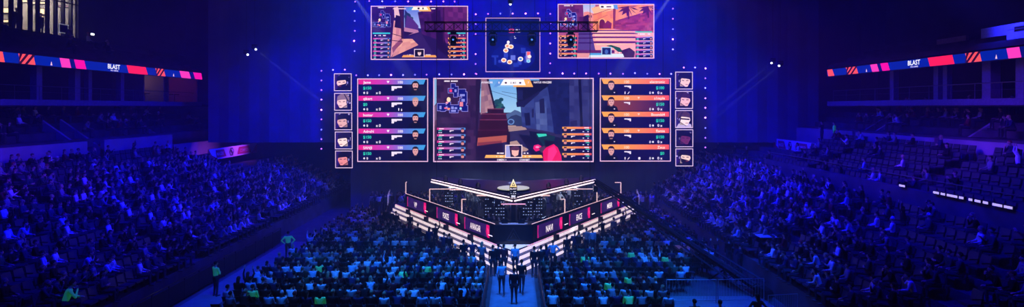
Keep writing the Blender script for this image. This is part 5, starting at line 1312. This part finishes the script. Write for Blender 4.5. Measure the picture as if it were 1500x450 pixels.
def low_person(pose, sh, hr, stand=False):
    k = (pose, sh, hr, stand)
    if k in lowraw: return lowraw[k]
    P = (STAND if stand else SEATED)[pose]
    vs, fs, fm = raw(P['low'], [SKIN, CM[sh], TROU, SHOE, EYE, LIP])
    hd = P['head']; t = MB(); m = HMT[('c' if hr[0] == 'cap' else 'h', hr[1])]
    t.ball((hd.x, hd.y-.015, hd.z+.035), .09, m, 6, 4, (.95, 1.1, 1.05))
    if hr[0] == 'long': t.ball((hd.x, hd.y-.07, hd.z-.09), .08, m, 6, 4, (1, .5, 1.3))
    b = len(vs); lowraw[k] = (vs+t.v, fs+[tuple(b+i for i in q) for q in t.f], fm+[m]*len(t.f)); return lowraw[k]
# standing spectators far back and the players' helpers are part of the uncounted crowd; named crew come first
def grp(px, py_feet): y = F*H/(py_feet-HY); return ((px-CX)*y/F, y, 0.0)
def crew(px, py, pose, rz, sh, hr, label, group=None, k=1.0, z=0.0, xy=None):
    loc = grp(px, py) if xy is None else (*xy, z)
    o = person(STAND[pose], loc, rz, sh, hr, label, group, k)
    return o
for X_, Y_, p_, h_, l_ in ((7.3, 22.0, 'arms down', ('short', 'black'), 'dark head cut by the bottom edge, first beside the blue-lit open floor'), (8.3, 21.9, 'arms folded', ('cap', 'black'), 'capped dark head at the bottom edge, middle of the blue-lit open floor'), (10.1, 22.6, 'hands on hips', ('long', 'dark'), 'long-haired dark head at the bottom edge below the crane counterweight')):
    person(STAND[p_], (X_, Y_, .012), .1, 'black', h_, l_, None)
for a in LC: crew(a[0], a[1], a[2], a[3], a[4], a[5], a[6])
# guards in bright vests
def vest(o):
    for c in list(o.children): pass
    return o
g1 = person(SEATED['leaning forward'], (-17.6, 21.4, 1.2), -.9, 'bright green', ('short', 'dark'), 'guard in a bright green jacket bending over in the lower blue-side stand', None, 1.12)
crew(422, 380, 'hands on hips', .3, 'bright green', ('short', 'black'), 'guard in a bright green vest standing at the head of the blue-side lane')
crew(316, 434, 'arms folded', -.5, 'bright green', ('cap', 'black'), 'guard in a bright green vest at the near end of the blue-side lane')
person(STAND['arms down'], (25.4, F*25.4/(1222-CX), 6.6), -PI/2-.6+PI, 'bright green', ('short', 'dark'), 'guard in a green vest standing by the wall opening above the orange-side stand', None)
person(STAND['arms folded'], (25.35, F*25.35/(1204-CX), 6.6), PI/2, 'black', ('short', 'dark'), 'dark figure beside the green-vested guard at the wall opening', None)
crew(1019, 398, 'hands on hips', .4, 'white', ('short', 'dark'), 'person in a white shirt standing by the crane pedestal')
crew(1084, 402, 'arms folded', .2, 'navy', ('short', 'black'), 'person in navy standing beside the foot of the orange-side stand')
crew(1068, 392, 'arms down', -.2, 'black', ('cap', 'black'), 'capped crane operator in black behind the boom')
# dark figures in the lounge window and balcony
person(STAND['arms down'], (VX-.9, F*36.9/(CX-60), 15.1), -PI/2, 'black', ('short', 'black'), 'dark silhouette standing behind the lounge glass near the middle', None)
person(STAND['aiming a camera'], (VX-.8, F*36.8/(CX-23), 15.1), -PI/2, 'black', ('short', 'black'), 'dark silhouette with raised hands behind the lounge glass at its near end', None)
person(STAND['arms folded'], (VX-1.5, F*37.5/(CX-28), 15.1), -PI/2, 'navy', ('short', 'dark'), 'second silhouette with folded arms deeper inside the lounge', None)
# players on stage
for (side, k, j, p) in player_spots:
    if k == 1 and j == 4 and side > 0: pass
    face = math.atan2(-(side*WN.x), WN.y)
    hr = random.choice([('short', 'black'), ('short', 'dark'), ('short', 'brown')])
    if (j+k) % 5 == 4: continue
    person(SEATED['hands in lap'], (p[0], p[1], ZS), face, 'black' if side > 0 else random.choice(['black', 'navy']), hr, f'player at the {ordn(j+1)} seat from the tip behind the {TXT[(side, k)]} panel', 'players at the stage desks')
    ch = empty('gaming_chair', (p[0], p[1], ZS), face); tag(ch, f'dark gaming chair at the {ordn(j+1)} seat from the tip behind the {TXT[(side, k)]} panel', 'chair', 'gaming chairs on the stage')
    MB().box(-.25, -.06, .38, .25, .42, .45, BLACK).build('seat', ch)
    MB().hexa([(-.25, -.2, .42), (.25, -.2, .42), (.25, -.13, .42), (-.25, -.13, .42), (-.2, -.34, 1.2), (.2, -.34, 1.2), (.2, -.28, 1.2), (-.2, -.28, 1.2)], BLACK).build('backrest', ch)
    MB().bar((0, .15, .05), (0, .15, .4), .04, BLKM).bar((-.3, .15, .05), (.3, .15, .05), .03, BLKM).bar((0, -.15, .05), (0, .45, .05), .03, BLKM).build('base', ch)
print('PERSONS', N_PERSON)

# the crowd beyond the first few hundred, one uncounted mass
bi = []
for (x, y, z, rz, sh, hr, pose) in rest_people: bi.append((*low_person(pose, sh, hr), (x, y, z), rz, 1.0))
# people standing behind and beside the stage
for i in range(200):
    x = (R()-.5)*26; y = 47.2+R()*2.0+abs(x)*.02
    if abs(x) < 10.8 and False: continue
    bi.append((*low_person(random.choice(['arms down', 'arms folded', 'hands on hips']), rnd_shirt(.3), rnd_hair(), True), (x, y+1.2, 0.0 if y+1.2 > 48.6 or abs(x) > 11 else 0.0), (R()-.5)*2, 1.0))
for i in range(110):
    y = 40.5+R()*7.3; x = (R()*2-1)*(y-38.3)*.62+(.0)
    if abs(x) < .4: continue
    bi.append((*low_person(random.choice(['arms down', 'arms folded', 'hands on hips', 'aiming a camera']), random.choice(['white', 'grey', 'pale blue', 'black', 'black', 'grey']), rnd_hair(), True), (x, y, ZS), (R()-.5)*2+PI*(R() < .5), 1.0))
# a thin spread of people in the club tiers
for side, xa, za, xb, zb, y0, y1, nn_ in ((-1, 31.0, 7.2, 35, 8.8, 24, 55, 60), (1, 27, 7.7, 32, 9.0, 26, 44, 55), (-1, 32.3, 13.35, 35, 14.5, 24, 50, 14)):
    for i in range(nn_):
        k = random.randrange(4); x = xa+(xb-xa)*(k+.4)/4; z = za+(zb-za)*k/3.2; y = y0+R()*(y1-y0)
        bi.append((*low_person(random.choice(['hands in lap', 'leaning forward']), rnd_shirt(.12), rnd_hair()), (side*x, y, z+.05), (PI/2 if side > 0 else -PI/2)-side*.4, 1.0))
o = bulk_mesh('crowd', bi); tag(o, 'dense dark crowd filling the farther floor seats, stands and balcony tiers', 'crowd', None, 'stuff')
fr_ = raw(FC_ME); o = bulk_mesh('folding_chair_mass', [(*fr_, (x, y, z), rz, 1.0) for x, y, z, rz in rest_floor]); tag(o, 'farther rows of black folding chairs towards the stage', 'chairs', None, 'stuff')
sr_ = raw(ST_ME); o = bulk_mesh('stadium_seat_mass', [(*sr_, (x, y, z), rz, 1.0) for x, y, z, rz in rest_stand]); tag(o, 'farther dark seats of both lower stands', 'seats', None, 'stuff')

# ------------------------------------------------------------------ barriers, crew furniture
def barrier(name, a, b, label, h=1.1, m=BLKM):
    t = empty(name, (a[0], a[1], 0)); tag(t, label, 'barrier'); v = V((b[0]-a[0], b[1]-a[1], 0)); n = max(1, round(v.length/1.2))
    for i in range(n+1):
        p = v*i/n; MB().bar(tuple(p), (p.x, p.y, h), .025, m, 6).build('post', t)
    MB().bar((0, 0, h), (v.x, v.y, h), .03, m, 6).build('top_rail', t)
    u = v.normalized(); MB().obox((v.x/2, v.y/2), (u.x, u.y), v.length, .02, h*.8, BLACK, .1).build('panel', t)
    return t
barrier('crowd_barrier', (-16.2, 22), (-16.2, 38), 'long black barrier along the outer edge of the blue-side lane')
barrier('crowd_barrier', (-1.35, 23.5), (-1.35, 29.6), 'black barrier lining the aisle on its blue board side', .9)
barrier('crowd_barrier', (1.35, 23.5), (1.35, 29.6), 'black barrier lining the aisle on its orange board side', .9)
for side in (-1, 1):
    p0, p1 = wp(side, 1.0, 2.0), wp(side, 15.5, 1.75)
    v = V((p1[0]-p0[0], p1[1]-p0[1], 0))
    t = barrier('crowd_barrier', p0, p1, f'low black barrier before the stage steps on the {"blue" if side<0 else "orange"} board side', .75)
# grey metal gates at the lower edge on the orange side
GATE = mat('gate_metal', (.4, .42, .45), .35, .7)
for k, (x0, y0, x1, y1) in enumerate(((7.4, 26.4, 9.8, 26.4), (9.9, 26.4, 12.2, 26.6), (11.3, 24.2, 12.7, 24.4))):
    t = empty('metal_gate', (x0, y0, 0)); tag(t, f'{["first", "second", "third"][k]} grey tubular gate from the aisle by the blue-lit open floor', 'gate', 'tubular gates by the open floor')
    v = V((x1-x0, y1-y0, 0)); mb = MB().bar((0, 0, .15), (0, 0, 1.15), .02, GATE).bar(tuple(v+V((0, 0, .15))), tuple(v+V((0, 0, 1.15))), .02, GATE).bar((0, 0, 1.15), tuple(v+V((0, 0, 1.15))), .02, GATE).bar((0, 0, .15), tuple(v+V((0, 0, .15))), .02, GATE); mb.build('outer_tube', t)
    mb = MB()
    for i in range(1, 16): p = v*i/16; mb.bar((p.x, p.y, .15), (p.x, p.y, 1.15), .008, GATE, 4)
    mb.build('bars', t)
    MB().box(-.03, -.3, 0, .03, .3, .03, GATE).box(v.x-.03, v.y-.3, 0, v.x+.03, v.y+.3, .03, GATE).bar((0, 0, 0), (0, 0, .16), .02, GATE).bar((v.x, v.y, 0), (v.x, v.y, .16), .02, GATE).build('foot', t)
# production table with papers under a small lamp, on a riser beside the orange-side stand
tx, ty = wx(1124, 30.5), 30.5
t = empty('crew_table', (tx, ty, 1.2)); 
t.location = (14.2, 30.4, 1.58); tag(t, 'small crew table with a pale top beside the orange-side stand', 'table')
MB().box(-.6, -.35, .72, .6, .35, .76, mat('pale_table_top', (.6, .6, .65), .4)).build('tabletop', t)
for ex in (-.55, .55):
    for ey in (-.3, .3): MB().bar((ex, ey, 0), (ex, ey, .72), .02, BLKM).build('leg', t)
# white tablet-like cloth bundles on the stands edge: equipment case by the crane
t = empty('equipment_case', (10.6, 33.4, 0)); tag(t, 'black equipment case with pale lid edge near the crane pedestal', 'case')
MB().box(-.6, -.4, .12, .6, .4, .8, BLACK).build('body', t, bevel=.02); MB().box(-.62, -.42, .8, .62, .42, .95, GREYM).build('lid', t, bevel=.02)
for ex in (-.5, .5):
    for ey in (-.3, .3): MB().ball((ex, ey, .06), .06, BLACK, 8, 5).build('wheel', t)
# light tubes standing at the far ends of the stage steps
for side in (-1, 1):
    for k in range(4):
        x, y = wp(side, 16.9+.9*k, .6-.4*k)
        t = empty('light_tube_stand', (x, y, 0)); tag(t, f'{ordn(k+1)} slim pale light tube beyond the {"blue" if side<0 else "orange"}-side end of the steps', 'light', 'slim light tubes beside the stage')
        MB().bar((0, 0, 0), (0, 0, .05), .18, BLKM, 12).build('base', t); MB().bar((0, 0, .05), (0, 0, 1.5), .02, BLKM).build('pole', t)
        MB().bar((0, 0, .9), (0, 0, 1.85), .022, mat('pale_tube', (.8, .7, .8), .4, emit=.5, ecol=s2l((190, 170, 215)))).build('tube', t)

# ------------------------------------------------------------------ light beams: moving heads with narrow spots in the haze
def beam(px, py, Y, tx_, ty_, TY_, power, ang, label, col=(.6, .7, 1.0), vis=True):
    p = V((wx(px, Y), Y, wz(py, Y))); q = V((wx(tx_, TY_), TY_, wz(ty_, TY_))); d = (q-p).normalized()
    l = bpy.data.lights.new('beam_lamp', 'SPOT'); l.energy = power; l.color = col; l.spot_size = ang; l.spot_blend = .6; l.shadow_soft_size = .06
    o = bpy.data.objects.new('beam_lamp', l); COL.objects.link(o); o.location = p+d*.3; o.rotation_euler = d.to_track_quat('-Z', 'Y').to_euler()
    t = empty('beam_light', p); tag(t, label, 'light')
    MB().bar(tuple(-d*.3), tuple(d*.18), .16, BLKM, 10).build('head', t); MB().box(-.22, -.12, .22, .22, .12, .36, BLKM).box(-.22, -.04, -.05, -.18, .04, .25, BLKM).box(.18, -.04, -.05, .22, .04, .25, BLKM).build('yoke', t)
    MB().bar((0, 0, .3), (0, 0, 25.9-p.z), .02, BLKM, 4).build('hanging_cable', t)
    if vis: MB().ball(tuple(d*.2), .1, mat('white_lens', (1, 1, 1), .3, emit=4, ecol=(.7, .75, 1)), 8, 6).build('lens', t)
if True:
    beam(373, 71, 50, 432, 118, 47, 70000, .035, 'small lamp throwing a thin beam beside the blue portraits')
    beam(361, 79, 50, 400, 104, 48, 25000, .03, 'dimmer lamp just below the thin beam lamp beside the blue portraits')
    beam(1132, 91, 50, 1090, 125, 48, 50000, .035, 'small lamp throwing a thin beam beyond the orange portraits')
    beam(1143, 95, 50, 1100, 130, 48, 50000, .035, 'outer one of the twin thin beam lamps beyond the orange portraits')
    beam(747.5, 2.5, 44, 749, 60, 44, 60000, .09, 'bright lamp throwing a beam straight down over the map screen')
    beam(505, -25, 44, 570, 70, 45, 60000, .16, 'lamp throwing a broad faint beam past the street view screen', vis=False)
    beam(996, -25, 44, 930, 70, 45, 60000, .16, 'lamp throwing a broad faint beam past the sunny steps screen', vis=False)

# ------------------------------------------------------------------ wash lights
B1 = (.01, .15, 1.0); B2 = (.0, .0, 1.0); B3 = (.004, .0, 1.0)
def aim(loc, to): return (V(to)-V(loc)).to_track_quat('-Z', 'Y').to_euler()
K = LK
for (x, y, pw) in ((-8, 22, 1.0), (7, 22, 1.0), (0, 25, .8)):
    l = (x, y, 20); alight('floor_wash', l, 2.5, 950*K*pw, B1, aim(l, (x*.85, 28, 0)), spread=1.0)
for (x, y, tx2, ty2, tz, pw) in ((-8, 30, -22, 34, 3, 1.0), (-8, 42, -22, 47, 3, 1.0), (6, 30, 18, 34, 4, 1.0), (6, 42, 19, 46, 4, 1.0), (-10, 18, -24, 25, 3, .55), (8, 18, 20, 24, 4, .55)):
    l = (x, y, 22); alight('stand_wash', l, 2.5, 2200*K*pw, B2, aim(l, (tx2, ty2, tz)), spread=1.2)
for (x, pw) in ((-12, .75), (-5, 1.1), (5, 1.1), (12, .75)):
    l = (x, 45.5, 24); alight('backdrop_wash', l, 2.0, BDW*K*pw, B3 if abs(x) < 15 else B2, aim(l, (x*1.0, 51, 12)), spread=1.9)
for s, x in ((-1, -36), (1, 32)):
    pass
for s in (-1, 1):
    for x, y in ((2.2, 40), (5, 44)): plight('canopy_fill', (s*x, y, 3.15), 120, (.6, .7, 1), .15)  # added fill lights without fixtures, brighten the people under the canopy
# added lamps: purple wash on the walls over the stands and on the banners
for l, to, pw in (((-12, 26, 16), (-30, 30, 6), 45), ((8, 26, 16), (26, 30, 7), 90), ((-20, 54.5, 8.5), (-27, 53, 5.2), 60), ((18, 52.5, 9), (24.6, 48, 6), 60)):
    alight('wall_wash', l, 1.2, pw*K, (.3, .05, 1), aim(l, to), spread=.6)
l = (24, 33, 18); alight('parapet_wash', l, 1, 160, (.02, .02, 1), aim(l, (29, 31, 14)), spread=.7)  # added lamp, brightens the blue parapet
# thin haze fills the hall's air
wn_ = w.node_tree; vs_ = wn_.nodes.new('ShaderNodeVolumeScatter'); vs_.inputs['Density'].default_value = HAZE; vs_.inputs['Anisotropy'].default_value = .2
vs_.inputs['Color'].default_value = (.9, .9, 1, 1)
wn_.links.new(vs_.outputs[0], [n for n in wn_.nodes if n.type == 'OUTPUT_WORLD'][0].inputs['Volume'])
sc.cycles.volume_bounces = 0; sc.cycles.max_bounces = 4; sc.cycles.diffuse_bounces = 2; sc.cycles.transparent_max_bounces = 8; sc.cycles.glossy_bounces = 2
sc.cycles.sample_clamp_indirect = 2.0; sc.cycles.use_denoising = True
